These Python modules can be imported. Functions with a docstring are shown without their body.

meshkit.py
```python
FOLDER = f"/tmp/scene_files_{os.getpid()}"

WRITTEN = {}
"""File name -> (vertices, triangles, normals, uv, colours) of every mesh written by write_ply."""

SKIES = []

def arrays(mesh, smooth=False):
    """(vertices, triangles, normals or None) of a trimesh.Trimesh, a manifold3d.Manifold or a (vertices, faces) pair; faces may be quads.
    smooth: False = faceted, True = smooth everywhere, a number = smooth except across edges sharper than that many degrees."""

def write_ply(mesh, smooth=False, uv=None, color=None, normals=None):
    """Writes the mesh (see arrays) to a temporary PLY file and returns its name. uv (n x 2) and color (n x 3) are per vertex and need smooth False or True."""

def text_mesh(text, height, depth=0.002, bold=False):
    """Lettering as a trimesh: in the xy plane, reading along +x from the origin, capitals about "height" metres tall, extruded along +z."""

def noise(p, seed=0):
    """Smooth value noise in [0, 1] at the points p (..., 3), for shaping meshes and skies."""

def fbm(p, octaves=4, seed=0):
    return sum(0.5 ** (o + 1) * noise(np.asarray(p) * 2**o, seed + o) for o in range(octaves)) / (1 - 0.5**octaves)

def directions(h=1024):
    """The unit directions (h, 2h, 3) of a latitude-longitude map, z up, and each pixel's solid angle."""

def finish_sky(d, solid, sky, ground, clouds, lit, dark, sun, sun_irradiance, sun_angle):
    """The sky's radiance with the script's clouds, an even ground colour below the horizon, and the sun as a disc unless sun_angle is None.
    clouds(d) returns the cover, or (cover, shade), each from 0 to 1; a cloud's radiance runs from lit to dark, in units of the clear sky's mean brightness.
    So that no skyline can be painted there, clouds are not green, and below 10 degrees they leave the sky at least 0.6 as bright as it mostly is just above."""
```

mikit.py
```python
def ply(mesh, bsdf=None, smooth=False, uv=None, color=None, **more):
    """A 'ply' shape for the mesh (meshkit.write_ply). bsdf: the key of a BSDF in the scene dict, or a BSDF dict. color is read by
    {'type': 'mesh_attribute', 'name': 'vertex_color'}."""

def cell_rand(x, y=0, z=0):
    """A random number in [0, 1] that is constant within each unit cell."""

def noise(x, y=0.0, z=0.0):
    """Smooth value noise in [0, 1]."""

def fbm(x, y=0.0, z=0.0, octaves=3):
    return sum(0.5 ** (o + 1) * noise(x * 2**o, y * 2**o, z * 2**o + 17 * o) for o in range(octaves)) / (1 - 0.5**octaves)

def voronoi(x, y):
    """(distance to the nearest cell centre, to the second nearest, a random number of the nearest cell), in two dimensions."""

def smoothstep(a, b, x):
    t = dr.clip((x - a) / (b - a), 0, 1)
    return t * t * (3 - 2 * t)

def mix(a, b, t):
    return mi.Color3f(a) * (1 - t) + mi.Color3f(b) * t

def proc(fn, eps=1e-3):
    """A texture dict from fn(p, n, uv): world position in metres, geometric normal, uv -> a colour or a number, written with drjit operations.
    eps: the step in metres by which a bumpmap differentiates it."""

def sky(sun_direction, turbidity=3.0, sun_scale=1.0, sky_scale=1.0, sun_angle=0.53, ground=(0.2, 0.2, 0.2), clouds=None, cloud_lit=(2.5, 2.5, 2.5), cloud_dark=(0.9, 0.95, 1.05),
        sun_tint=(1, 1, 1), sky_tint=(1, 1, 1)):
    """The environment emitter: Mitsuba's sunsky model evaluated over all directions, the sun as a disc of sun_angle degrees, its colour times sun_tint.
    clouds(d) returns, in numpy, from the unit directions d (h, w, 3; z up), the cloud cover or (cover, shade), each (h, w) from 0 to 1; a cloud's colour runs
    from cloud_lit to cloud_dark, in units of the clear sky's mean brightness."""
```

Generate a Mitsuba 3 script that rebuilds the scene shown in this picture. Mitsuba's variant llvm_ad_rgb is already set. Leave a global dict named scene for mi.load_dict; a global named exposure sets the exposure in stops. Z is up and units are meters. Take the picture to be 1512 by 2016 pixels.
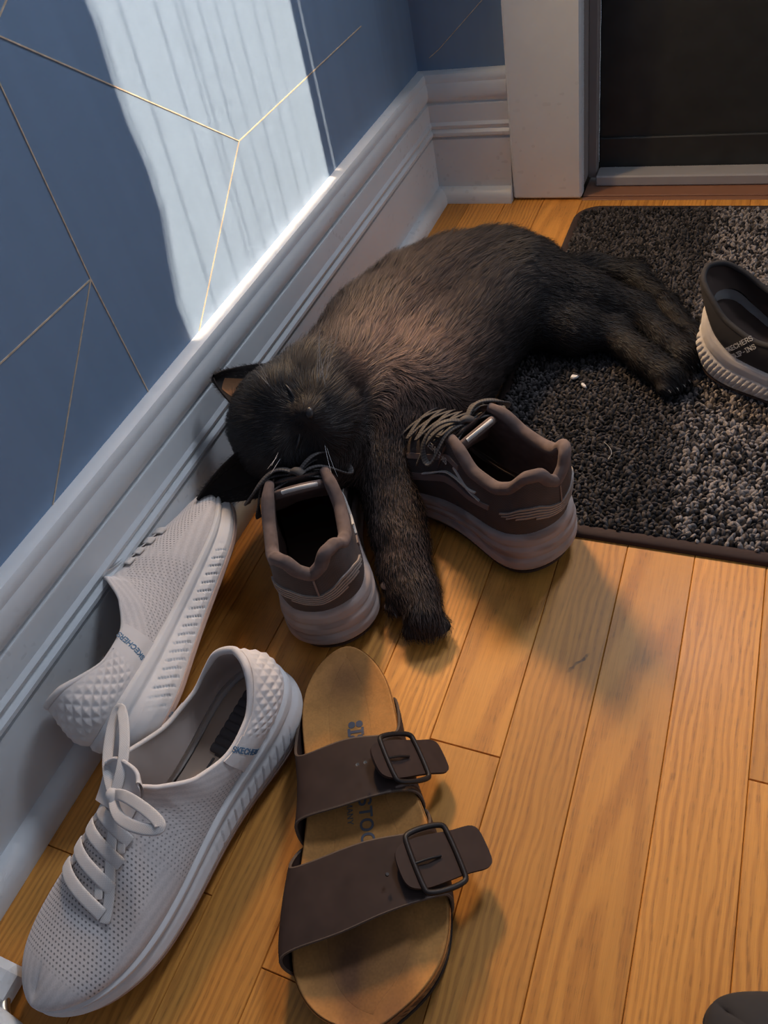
import math, random
import numpy as np, trimesh, mitsuba as mi, drjit as dr, mikit, meshkit
from scipy.interpolate import CubicSpline, PchipInterpolator, LinearNDInterpolator
from scipy.spatial import cKDTree
T = mi.ScalarTransform4f
scene, labels = {}, {}
exposure = 0.28
# ---------------------------------------------------------------- camera, lights
scene['camera'] = {'type': 'perspective', 'fov': 52.66, 'fov_axis': 'x', 'near_clip': 0.02, 'far_clip': 50,
    'to_world': T().look_at(origin=[0.4648, -1.1376, 0.5672], target=[0.4648 - 0.3727, -1.1376 + 0.5893, 0.5672 - 0.7168], up=[-0.1458, 0.7257, 0.6724])}
AMBIENT = (0.455, 0.53, 0.63)          # light of the rest of the house, coming in from the open sides of the hall
UNSEEN_DOOR_GLASS = (32.0, 35.5, 42.0)      # unseen glass high in the door, placed to light floor and baseboard coolly
UNSEEN_SIDE_GLASS = (165.0, 106.0, 52.0)    # unseen source in the left wall, placed to light the floor warmly
PATCH_LAMP = (1.0, 0.74, 0.51)          # unseen lamp, placed to make the pale patch on the left wall
PATCH_LAMP_POWER = 1.55e7
scene['daylight_fill'] = {'type': 'constant', 'radiance': {'type': 'rgb', 'value': AMBIENT}}

# ---------------------------------------------------------------- helpers
def lab(key, label=None, cat=None, group=None, kind=None):
    d = {}
    if label: d['label'] = label
    if cat: d['category'] = cat
    if group: d['group'] = group
    if kind: d['kind'] = kind
    labels[key] = d
    return key
def fresh(key):
    if key not in scene and key not in labels and not any(k.startswith(key + '__') for k in scene): return key
    i = 1
    while True:
        k = f'{key}_{i:03d}'
        if k not in scene and k not in labels and not any(q.startswith(k + '__') for q in scene): return k
        i += 1
def put(key, mesh, bsdf, smooth=False, **kw):
    key = fresh(key)
    scene[key] = mikit.ply(mesh, bsdf, smooth, **kw)
    return key
def tm(v, f):
    v, f = np.asarray(v, float), np.asarray(f, int)
    if f.shape[1] == 4: f = np.vstack([f[:, [0, 1, 2]], f[:, [0, 2, 3]]])
    return trimesh.Trimesh(v, f, process=False)
def grid(P, wu=False, wv=False, flip=False):
    """faces of an (nu,nv,3) point grid"""
    nu, nv = P.shape[:2]
    i = np.arange(nu if wu else nu - 1); j = np.arange(nv if wv else nv - 1)
    I, J = np.meshgrid(i, j, indexing='ij')
    a = (I * nv + J).ravel(); b = (((I + 1) % nu) * nv + J).ravel(); c = (((I + 1) % nu) * nv + (J + 1) % nv).ravel(); d = (I * nv + (J + 1) % nv).ravel()
    q = np.stack([a, b, c, d], 1)
    return tm(P.reshape(-1, 3), q[:, ::-1] if flip else q)
def join(ms):
    ms = [m for m in ms if m is not None and len(m.faces)]
    v, f, o = [], [], 0
    for m in ms:
        v.append(np.asarray(m.vertices)); f.append(np.asarray(m.faces) + o); o += len(m.vertices)
    return trimesh.Trimesh(np.vstack(v), np.vstack(f), process=False)
def box(x0, x1, y0, y1, z0, z1, b=0.0):
    """box with chamfered edges"""
    if b <= 0:
        return trimesh.creation.box(bounds=[[x0, y0, z0], [x1, y1, z1]])
    c = np.array([(x0 + x1) / 2, (y0 + y1) / 2, (z0 + z1) / 2]); h = np.array([x1 - x0, y1 - y0, z1 - z0]) / 2
    pts = []
    for s in np.ndindex(2, 2, 2):
        sg = np.array(s) * 2 - 1
        for k in range(3):
            p = h - b; p = p.copy(); p[k] = h[k]
            pts.append(c + sg * p)
    return trimesh.convex.convex_hull(np.array(pts))
def tube(pts, r, n=8, closed=False, caps=True, flat=1.0, up=None):
    """tube along points; r scalar or array; flat squashes it along its normal"""
    P = np.asarray(pts, float); m = len(P); r = np.broadcast_to(np.asarray(r, float), (m,))
    t = np.gradient(P, axis=0) if not closed else np.roll(P, -1, 0) - np.roll(P, 1, 0)
    t /= np.linalg.norm(t, axis=1, keepdims=True) + 1e-12
    if up is None:
        u = np.cross(t[0], [0.3, 0.2, 0.93]); u /= np.linalg.norm(u); U = []
        for k in range(m):
            u = u - t[k] * (u @ t[k]); u /= np.linalg.norm(u) + 1e-12; U.append(u)
        U = np.array(U); V = np.cross(t, U)
    else:
        V = np.broadcast_to(np.asarray(up, float), (m, 3)); V = V - t * (V * t).sum(1, keepdims=True); V = V / (np.linalg.norm(V, axis=1, keepdims=True) + 1e-12); U = np.cross(V, t)
    a = np.arange(n) * 2 * np.pi / n
    G = P[:, None] + r[:, None, None] * (np.cos(a)[None, :, None] * U[:, None] + flat * np.sin(a)[None, :, None] * V[:, None])
    me = grid(G, wu=closed, wv=True, flip=True)
    if closed or not caps: return me
    v = np.vstack([me.vertices, P[:1], P[-1:]]); k = np.arange(n)
    f0 = np.stack([np.full(n, m * n), k, (k + 1) % n], 1); f1 = np.stack([np.full(n, m * n + 1), (m - 1) * n + (k + 1) % n, (m - 1) * n + k], 1)
    return tm(v, np.vstack([me.faces, f0, f1]))
def ribbon(pts, w, th, up):
    """flat lace: rounded rectangular section; w may vary along it. Returns mesh and uv"""
    P = np.asarray(pts, float); m = len(P)
    w = np.broadcast_to(np.asarray(w, float), (m,))
    t = np.gradient(P, axis=0); t /= np.linalg.norm(t, axis=1, keepdims=True) + 1e-12
    V = np.broadcast_to(np.asarray(up, float), (m, 3)); V = V - t * (V * t).sum(1, keepdims=True); V = V / (np.linalg.norm(V, axis=1, keepdims=True) + 1e-12); U = np.cross(V, t)
    sec = np.array([(-.5, 0), (-.44, .42), (-.3, .5), (0, .56), (.3, .5), (.44, .42), (.5, 0), (.44, -.42), (.3, -.5), (0, -.5), (-.3, -.5), (-.44, -.42)])
    G = P[:, None] + (sec[None, :, :1] * w[:, None, None]) * U[:, None] + sec[None, :, 1:] * th * V[:, None]
    me = grid(G, wv=True, flip=True)
    L = np.r_[0, np.cumsum(np.linalg.norm(np.diff(P, axis=0), axis=1))]
    uv = np.stack([np.repeat(L, 12), np.tile(sec[:, 0], m) * np.repeat(w, 12)], 1)
    k = np.arange(1, 11); f0 = np.stack([k * 0, k, k + 1], 1); f1 = np.stack([k * 0, k + 1, k], 1) + (m - 1) * 12
    return tm(me.vertices, np.vstack([me.faces, f0[:, ::-1], f1[:, ::-1]])), uv
def spline(pts, n, closed=False, k=None):
    P = np.asarray(pts, float)
    if closed: P = np.vstack([P, P[:1]])
    s = np.r_[0, np.cumsum(np.linalg.norm(np.diff(P, axis=0), axis=1) ** 0.6)]
    c = CubicSpline(s, P, bc_type='periodic' if closed else 'natural')
    return c(np.linspace(0, s[-1], n, endpoint=not closed))
def pchip(keys, x):
    k = np.array(keys, float)
    return PchipInterpolator(k[:, 0], k[:, 1])(np.clip(x, k[0, 0], k[-1, 0]))
def sstep(a, b, x):
    t = np.clip((np.asarray(x, float) - a) / (b - a), 0, 1); return t * t * (3 - 2 * t)
def rgb(*c): return {'type': 'rgb', 'value': list(c)}
def two(d): return {'type': 'twosided', 'bsdf': d}
def plain(name, c, rough=0.6, spec=0.4, **kw):
    scene[name] = two({'type': 'principled', 'base_color': c if isinstance(c, dict) else rgb(*c), 'roughness': rough, 'specular': spec, **kw})
def bumped(d, fn, eps=3e-4):
    return {'type': 'bumpmap', 'arbitrary': mikit.proc(fn, eps), 'scale': 1.0, 'bsdf': d}
def apply(mesh, M):
    v = np.asarray(mesh.vertices) @ M[:3, :3].T + M[:3, 3]
    return trimesh.Trimesh(v, mesh.faces, process=False)
def frame(origin, xdir, zdir):
    x = np.asarray(xdir, float); x /= np.linalg.norm(x); z = np.asarray(zdir, float); z = z - x * (z @ x); z /= np.linalg.norm(z)
    M = np.eye(4); M[:3, 0] = x; M[:3, 1] = np.cross(z, x); M[:3, 2] = z; M[:3, 3] = origin
    return M
# ---------------------------------------------------------------- room materials
def f_wall(p, n, uv):
    s = mikit.fbm(p.x * 60 + p.y * 60, 0.0, p.z * 2.0, 3)
    m = mikit.fbm(p.x * 9 + p.y * 9, 0.0, p.z * 5, 3)
    k = 0.90 + 0.10 * s + 0.10 * (m - 0.5)
    return mi.Color3f(0.152 * k, 0.226 * k, 0.335 * k)
scene['m_wall'] = two({'type': 'principled', 'base_color': mikit.proc(f_wall), 'roughness': 0.42, 'specular': 0.5})
def f_white(p, n, uv):
    m = mikit.fbm(p.x * 30 + 3, p.y * 30, p.z * 30, 3)
    d = mikit.smoothstep(0.74, 0.80, mikit.noise(p.x * 160, p.y * 160, p.z * 160)) * mikit.smoothstep(0.45, 0.7, mikit.noise(p.x * 14, p.y * 14, p.z * 14))
    k = (0.95 + 0.06 * m) * (1 - 0.10 * d)
    return mi.Color3f(0.60 * k, 0.62 * k, 0.63 * k)
scene['m_white'] = two({'type': 'principled', 'base_color': mikit.proc(f_white), 'roughness': 0.38, 'specular': 0.5})
def f_oak(p, n, uv):
    x, y = uv.x, uv.y                                   # x: across the strip + 1 m per board, y: along it
    b = dr.floor(x + 0.5); lx = x - b
    r1, r2, r3 = mikit.cell_rand(b, 3), mikit.cell_rand(b, 7), mikit.cell_rand(b, 11)
    wob = (mikit.fbm(lx * 22 + b * 13, y * 3.5, 0, 3) - 0.5)
    straight = lx * 560 * (0.75 + 0.5 * r1) + wob * 9 + (mikit.noise(lx * 150 + b * 5, y * 30) - 0.5) * 2.2
    yy = y - (r2 - 0.5) * 0.7
    cath = dr.sqrt(dr.square((lx + (r3 - 0.5) * 0.02) * 420) + dr.square(yy * 26)) * 1.0 + wob * 16
    ring = dr.select(r1 > 0.62, cath * 0.55, straight)
    g = 0.5 + 0.5 * dr.sin(ring * 2.2)
    g = mikit.smoothstep(0.15, 1.0, g) * (0.55 + 0.6 * mikit.noise(lx * 60 + b, y * 9))
    pore = mikit.smoothstep(0.66, 0.90, mikit.noise(lx * 2000 + b, y * 110)) * (0.25 + 0.6 * g)
    fine = 0.55 * mikit.noise(lx * 800 + b * 3, y * 22) + 0.45 * mikit.noise(lx * 2600 + b, y * 42)
    tone = 0.82 + 0.32 * r2
    c = mikit.mix((0.60, 0.268, 0.053), (0.37, 0.138, 0.026), g * 0.50 + 0.42 * fine - 0.06)
    c = mikit.mix(c, (0.20, 0.085, 0.022), pore * 0.5)
    blot = mikit.fbm(p.x * 9, p.y * 5, 2.0, 3)
    k = tone * (0.84 + 0.32 * blot)
    ax, ay = p.x - 0.392, p.y + 0.797
    al, ac = ax * 0.55 + ay * 0.83, ax * 0.83 - ay * 0.55 + (mikit.noise(p.y * 300, p.x * 300) - 0.5) * 0.0022
    crack = mikit.smoothstep(0.014, 0.009, dr.abs(al)) * mikit.smoothstep(0.0016, 0.0005, dr.abs(ac)) * (0.5 + 0.5 * mikit.noise(al * 600))
    halo = dr.exp(-(dr.square(al / 0.022) + dr.square(ac / 0.010)))
    c = mikit.mix(c, (0.40, 0.17, 0.04), halo * 0.45)
    c = mikit.mix(c, (0.06, 0.025, 0.010), crack * 0.85)
    return c * k
scene['m_oak'] = two({'type': 'principled', 'base_color': mikit.proc(f_oak), 'roughness': 0.50, 'specular': 0.30, 'clearcoat': 0.10, 'clearcoat_gloss': 0.8})
plain('m_gap', (0.035, 0.018, 0.008), 0.9, 0.1)
def f_brass(p, n, uv):
    return mi.Color3f(0.50, 0.40, 0.30) * (0.8 + 0.4 * mikit.noise(p.x * 300, p.y * 300, p.z * 300))
scene['m_line'] = two({'type': 'principled', 'base_color': mikit.proc(f_brass), 'roughness': 0.5, 'metallic': 0.2, 'specular': 0.5})
def f_door(p, n, uv):
    return mi.Color3f(0.020, 0.022, 0.023) * (0.8 + 0.5 * mikit.fbm(p.x * 40, p.y * 40, p.z * 40, 3))
scene['m_door'] = two({'type': 'principled', 'base_color': mikit.proc(f_door), 'roughness': 0.5, 'specular': 0.4})
plain('m_jamb', (0.25, 0.22, 0.21), 0.5)
plain('m_sill', (0.23, 0.105, 0.06), 0.5)
plain('m_sweep', (0.34, 0.33, 0.33), 0.5)
plain('m_ceiling', (0.7, 0.7, 0.68), 0.8)

# ---------------------------------------------------------------- floor: oak strips
W, P0 = 0.05715, 0.29545
put('floor', box(-0.12, 2.2, -2.3, 0.12, -0.05, -0.0085), 'm_gap')
lab('floor', 'oak strip floor of the hallway', kind='structure')
rs = np.random.RandomState(4)
def _cr(x, y): 
    h = ((x + 1000000) * 374761393 + (y + 1000000) * 668265263 + 1000000 * 2147483647) & 0xFFFFFFFF
    h = ((h ^ (h >> 13)) * 1274126177) & 0xFFFFFFFF
    return ((h ^ (h >> 16)) & 0xFFFFFF) / 16777215.0
FLAT_SAWN = [j for j in range(300, 900) if _cr(j, 3) > .70 and .35 < _cr(j, 7) < .6]       # board numbers whose grain comes out as arches
def board(x0, x1, y0, y1, bid):
    b, d = 0.0005, 0.0009
    dz = rs.uniform(-0.00012, 0.00012)
    xs = [x0 + 0.00012, x0 + 0.00012 + b, x1 - 0.00012 - b, x1 - 0.00012]; ys = [y0 + 0.0002, y0 + 0.0002 + b, y1 - 0.0002 - b, y1 - 0.0002]
    v = []; f = []
    top = [(xs[1], ys[1], dz), (xs[2], ys[1], dz), (xs[2], ys[2], dz), (xs[1], ys[2], dz)]
    mid = [(xs[0], ys[0], -d), (xs[3], ys[0], -d), (xs[3], ys[3], -d), (xs[0], ys[3], -d)]
    bot = [(a, c, -0.009) for a, c, _ in mid]
    v = top + mid + bot
    f = [(0, 1, 2, 3)] + [(4 + i, 4 + (i + 1) % 4, (i + 1) % 4, i) for i in range(4)] + [(8 + i, 8 + (i + 1) % 4, 4 + (i + 1) % 4, 4 + i) for i in range(4)]
    v = np.array(v)
    uv = np.stack([bid + (v[:, 0] - (x0 + x1) / 2), v[:, 1] - (y0 + y1) / 2 * (bid % 2)], 1)
    put('floor__oak_strip', tm(v, f), 'm_oak', uv=uv)
known = {0: [-0.893], 4: [-0.86], 2: [-0.30], 1: [-1.62, -0.25], 3: [-1.5, -0.1]}
bid = 1
for k in range(-6, 32):
    x0 = P0 + k * W
    if k == -6: x0 = max(x0, -0.02)
    ends = list(known.get(k, []))
    y = -2.3 + rs.uniform(0.1, 0.7)
    while not ends or y < 0.1:
        if all(abs(y - e) > 0.28 for e in ends) and y < 0.05 and k not in known: ends.append(y)
        y += rs.uniform(0.55, 1.0)
        if y > 0.1: break
    ys = [-2.3] + sorted(ends) + [-0.012]
    for a, b_ in zip(ys[:-1], ys[1:]):
        if b_ - a > 0.02:
            board(x0, P0 + (k + 1) * W, a, b_, FLAT_SAWN[bid] if (k, bid % 2) in ((2, 0), (2, 1), (0, 1)) else bid); bid += 1

# ---------------------------------------------------------------- walls
def wall_box(*a): return box(*a)
wl = [box(-0.12, 0, -2.3, 0.12, -0.01, 0.47), box(-0.12, 0, -2.3, -0.42, 0.47, 0.86), box(-0.12, 0, -0.06, 0.12, 0.47, 0.86), box(-0.12, 0, -2.3, 0.12, 0.86, 2.5)]
put('wall_left', join(wl), 'm_wall'); lab('wall_left', 'blue painted wall on the left with thin brass coloured lines', kind='structure')
wb = [box(-0.12, 0.225, 0, 0.12, -0.01, 2.5), box(1.16, 2.2, 0, 0.12, -0.01, 2.5), box(0.225, 1.16, 0, 0.12, 2.06, 2.5)]
put('wall_back', join(wb), 'm_wall'); lab('wall_back', 'dark blue wall at the back beside the door', kind='structure')
put('unseen_wall_front', box(-0.12, 3.0, -2.45, -2.3, -0.01, 2.5), 'm_wall'); lab('unseen_wall_front', 'unseen blue wall behind the viewer, placed to shade the door casing', kind='structure')  # out of view, keeps ambient light off the casing and back wall
put('unseen_wall_right', box(2.2, 2.32, -2.3, -1.45, -0.01, 2.5), 'm_wall'); lab('unseen_wall_right', 'unseen short blue wall on the right, placed to dim the door casing', kind='structure')  # out of view, narrows the open side so the casing stays dim
# raised lines, (y, z) on the left wall / (x, z) on the back wall
def line_strip(p, q, back=False, w=0.0011, th=0.0007):
    p, q = np.array(p, float), np.array(q, float); d = (q - p) / np.linalg.norm(q - p); n = np.array([-d[1], d[0]]) * w / 2
    c = [p - n, q - n, q + n, p + n]
    lo = [(a[0], 0.0002, a[1]) if back else (-0.0002, a[0], a[1]) for a in c]
    hi = [(a[0], -th, a[1]) if back else (th, a[0], a[1]) for a in c]
    f = [(4, 5, 6, 7), (0, 1, 5, 4), (1, 2, 6, 5), (2, 3, 7, 6), (3, 0, 4, 7)]
    put('wall_back__inlay_line' if back else 'wall_left__inlay_line', tm(lo + hi, f), 'm_line')
for p, q in [((-0.479, 0.294), (-0.702, 0.459)), ((-0.702, 0.459), (-0.80, 0.53)), ((-0.479, 0.294), (-0.16, 0.2925)), ((-0.479, 0.294), (-0.637, 0.1835)), ((-0.728, 0.296), (-0.719, 0.47)), ((-0.728, 0.296), (-0.728, 0.1835)),
             ((-0.728, 0.296), (-0.90, 0.2975)), ((-0.728, 0.296), (-0.868, 0.1835)), ((-0.675, 0.478), (-0.70, 0.466))]:
    line_strip(p, q)
line_strip((0.036, 0.21), (0.125, 0.281), True)
line_strip((0.02, 0.20), (0.036, 0.21), True)

# baseboard profile: (depth from the wall, height)
PROF = [(0, .1835), (.0085, .1835), (.0135, .1818), (.0150, .1785), (.0155, .1745), (.0150, .171), (.0165, .167), (.0175, .160), (.0170, .153), (.0145, .147), (.0105, .1435), (.0100, .142), (.0135, .1410), (.0140, .1395), (.0140, .117), (.0150, .1155), (.0165, .1125), (.0155, .109), (.0135, .1065), (.0150, .105), (.0172, .102), (.0168, .098), (.0140, .0955), (.0100, .0945), (.0098, .0930), (.0135, .0915), (.0140, .0900), (.0140, .021), (.0140, -.002), (0, -.002)]
SHOE = [(.0138, .0200), (.0180, .0198), (.0235, .0180), (.0280, .0140), (.0305, .0085), (.0315, .002), (.0315, 0.0), (.0138, 0.0)]
def extr_left(prof, y0, y1):
    n = 2; P = np.zeros((len(prof), 2, 3))
    for i, (d, z) in enumerate(prof): P[i, 0] = (d, y0, z); P[i, 1] = (d, y1 - d, z)
    return grid(P, wu=True, flip=True)
def extr_back(prof, x1):
    P = np.zeros((len(prof), 2, 3))
    for i, (d, z) in enumerate(prof): P[i, 0] = (d, -d, z); P[i, 1] = (x1, -d, z)
    m = grid(P, wu=True, flip=True)
    q = np.array([(x1, -d, z) for d, z in prof]); c = len(m.vertices); k = np.arange(len(prof))
    cap = np.stack([np.full(len(k), c), k * 2 + 1, ((k + 1) % len(k)) * 2 + 1], 1)
    return tm(np.vstack([m.vertices, [[x1, -0.008, 0.09]]]), np.vstack([m.faces, cap[:, ::-1]]))
put('baseboard_left__moulded_board', extr_left(PROF, -2.3, 0), 'm_white', 28)
put('baseboard_left__shoe_moulding', extr_left(SHOE, -2.3, 0), 'm_white', 35)
lab('baseboard_left', 'tall white moulded baseboard along the blue wall', kind='structure')
put('baseboard_back__moulded_board', extr_back(PROF, 0.1335), 'm_white', 28)
put('baseboard_back__shoe_moulding', extr_back(SHOE, 0.1335), 'm_white', 35)
lab('baseboard_back', 'short white baseboard between the corner and the door casing', kind='structure')
# door casing, jamb, sill, door
put('trim_1', box(0.1345, 0.237, -0.0215, 0.0, 0.002, 2.06, 0.003), 'm_white'); lab('trim_1', 'wide white door casing', kind='structure')
put('trim_2', box(0.1345, 1.26, -0.0215, 0.0, 2.062, 2.16, 0.003), 'm_white'); lab('trim_2', 'white head casing over the door', kind='structure')
put('trim_3', box(1.158, 1.26, -0.0215, 0.0, 0.002, 2.06, 0.003), 'm_white'); lab('trim_3', 'white door casing on the far side of the door', kind='structure')
put('trim_4', join([box(0.226, 0.2368, 0.0002, 0.055, 0.012, 2.055, 0.001), box(0.2368, 0.2490, 0.03, 0.0495, 0.009, 2.055, 0.001)]), 'm_jamb'); lab('trim_4', 'narrow grey brown door jamb', kind='structure')
put('trim_5', join([box(0.2372, 1.157, -0.012, 0.06, -0.006, 0.0028, 0.001), box(0.2375, 1.157, -0.022, -0.0125, -0.004, 0.0012, 0.0008)]), 'm_sill'); lab('trim_5', 'reddish wooden door sill', kind='structure')
dx0, dx1, dy0, dy1 = 0.2485, 1.15, 0.05, 0.09
lab('door_1', 'dark charcoal front door with a pale sweep at its foot', kind='structure')
put('door_1__panel', box(dx0, dx1, dy0, dy1, 0.012, 0.86, 0.002), 'm_door')
put('door_1__kick_plate', box(dx0 + 0.001, dx1 - 0.001, dy0 - 0.004, dy0 + 0.001, 0.0135, 0.060, 0.0015), 'm_door')
put('door_1__sweep', box(dx0 + 0.002, dx1 - 0.002, 0.014, dy0 - 0.0045, 0.003, 0.0185, 0.002), 'm_sweep')
put('door_1__stile', box(dx0, dx0 + 0.12, dy0, dy1, 0.86, 2.05), 'm_door')
put('door_1__stile', box(dx1 - 0.12, dx1, dy0, dy1, 0.86, 2.05), 'm_door')
put('door_1__top_rail', box(dx0 + 0.12, dx1 - 0.12, dy0, dy1, 1.92, 2.05), 'm_door')
def unseen_pane(key, c, em):
    """an unseen emitting quad in place of daylit glass; c: corners, counter-clockwise as seen from the lit side"""
    key = put(key, tm(c, [(0, 1, 2, 3)]), 'm_ceiling')
    scene[key]['emitter'] = {'type': 'area', 'radiance': rgb(*em)}
unseen_pane('door_1__unseen_pane', [(dx0 + .10, .06, 1.0), (dx0 + .36, .06, 1.0), (dx0 + .36, .06, 1.4), (dx0 + .10, .06, 1.4)], UNSEEN_DOOR_GLASS)  # out of view, lights the hall from the door side
put('door_1__glass_rail', join([box(dx0 + .10, dx1 - .12, .052, .088, .86, 1.0), box(dx0 + .10, dx1 - .12, .052, .088, 1.4, 1.92), box(dx0 + .36, dx1 - .12, .052, .088, 1.0, 1.4)]), 'm_door')
put('unseen_window_1__frame', join([box(-.12, -.005, -.42, -.06, .47, .50), box(-.12, -.005, -.42, -.06, .83, .86), box(-.12, -.005, -.42, -.39, .50, .83), box(-.12, -.005, -.09, -.06, .50, .83)]), 'm_white')
put('unseen_window_1__shutter', box(-.118, -.110, -.39, -.09, .50, .83), 'm_white')  # closes the unseen window behind its emitter
# unseen emitting quad, tilted to light the floor and miss the back wall
sn = np.array([.54, -.79, -.28]); sn /= np.linalg.norm(sn); sa = np.cross([0, 0, 1], sn); sa /= np.linalg.norm(sa); sb = np.cross(sn, sa); sc = np.array([-.035, -.235, .645])
unseen_pane('unseen_window_1__unseen_pane', [sc + sa * a * .055 + sb * b * .060 for a, b in ((-1, -1), (1, -1), (1, 1), (-1, 1))], UNSEEN_SIDE_GLASS)
lab('unseen_window_1', 'unseen small window in the blue wall, placed to light the floor warmly', kind='structure')

# unseen slotted slab and lamp above, shaped to throw the pale patch on the left wall
LX, LY, LZ, CZ = 5.0, -0.18, 4.5, 2.45
def at_ceiling(x, y, z):                     # where the ray from the lamp to (x,y,z) crosses the slab
    t = (LZ - CZ - .02) / (LZ - z); return LX + (x - LX) * t, LY + (y - LY) * t
xo, _ = at_ceiling(0.0080, -0.5, 0.1835)      # outer limit: the lip of the baseboard
xi, _ = at_ceiling(0.0, -0.5, 1.3)
_, yr = at_ceiling(0.0, -0.323, 0.1835)
_, yl = at_ceiling(0.0, -0.6455, 0.1835)
ys = np.linspace(-0.0, 1.0, 60)
xa, xb = min(xi, xo), max(xi, xo)
put('unseen_ceiling', join([box(-0.12, 4.2, -2.3, yl - 0.02, CZ, CZ + 0.02), box(-0.12, 4.2, yr + .0095, 0.12, CZ, CZ + 0.02), box(-0.12, 4.2, yr, yr + .0080, CZ, CZ + .02), box(-0.12, xa, yl - 0.02, yr + .02, CZ, CZ + 0.02), box(xb, 4.2, yl - 0.02, yr + .02, CZ, CZ + 0.02)]), 'm_ceiling')
lab('unseen_ceiling', 'unseen white slab overhead, slotted to shape the light patch on the left wall', kind='structure')
# unseen wavy edge that shapes the left border of the light patch
xx = np.linspace(xa, xb, 40)
wav = yl + 0.0040 * np.sin((xx - xa) / (xb - xa) * 24) + 0.0024 * np.sin((xx - xa) / (xb - xa) * 57 + 1)
G = np.stack([np.stack([xx, np.full(40, yl - 0.03), np.full(40, CZ + .005)], 1), np.stack([xx, wav, np.full(40, CZ + .005)], 1)], 1)
G = np.concatenate([G, G[:, ::-1] + [0, 0, 0.003]], 1)
put('unseen_ceiling__mask_edge', grid(G, wv=True), 'm_ceiling')
for j_, (o_, ww_) in enumerate(((.0014, .0007), (.0034, .0004))):
    Q_ = np.stack([np.column_stack([xx, wav + o_, np.full(40, CZ + .006)]), np.column_stack([xx, wav + o_ + ww_, np.full(40, CZ + .006)])], 1); put('unseen_ceiling__mask_fringe', grid(np.concatenate([Q_, Q_[:, ::-1] + [0, 0, .001]], 1), wv=True), 'm_ceiling')  # unseen strips, placed to soften the left border of the patch
rl = np.random.RandomState(8); yy = yl + 0.02
while yy < yr - 0.01:
    w_ = rl.uniform(0.0002, 0.0004); put('unseen_ceiling__mask_slat', box(xa - 0.01, xb + 0.01, yy, yy + w_, CZ + .012, CZ + .015), 'm_ceiling'); yy += w_ + rl.uniform(0.004, 0.022)  # unseen slats, placed to streak the light patch
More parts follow.
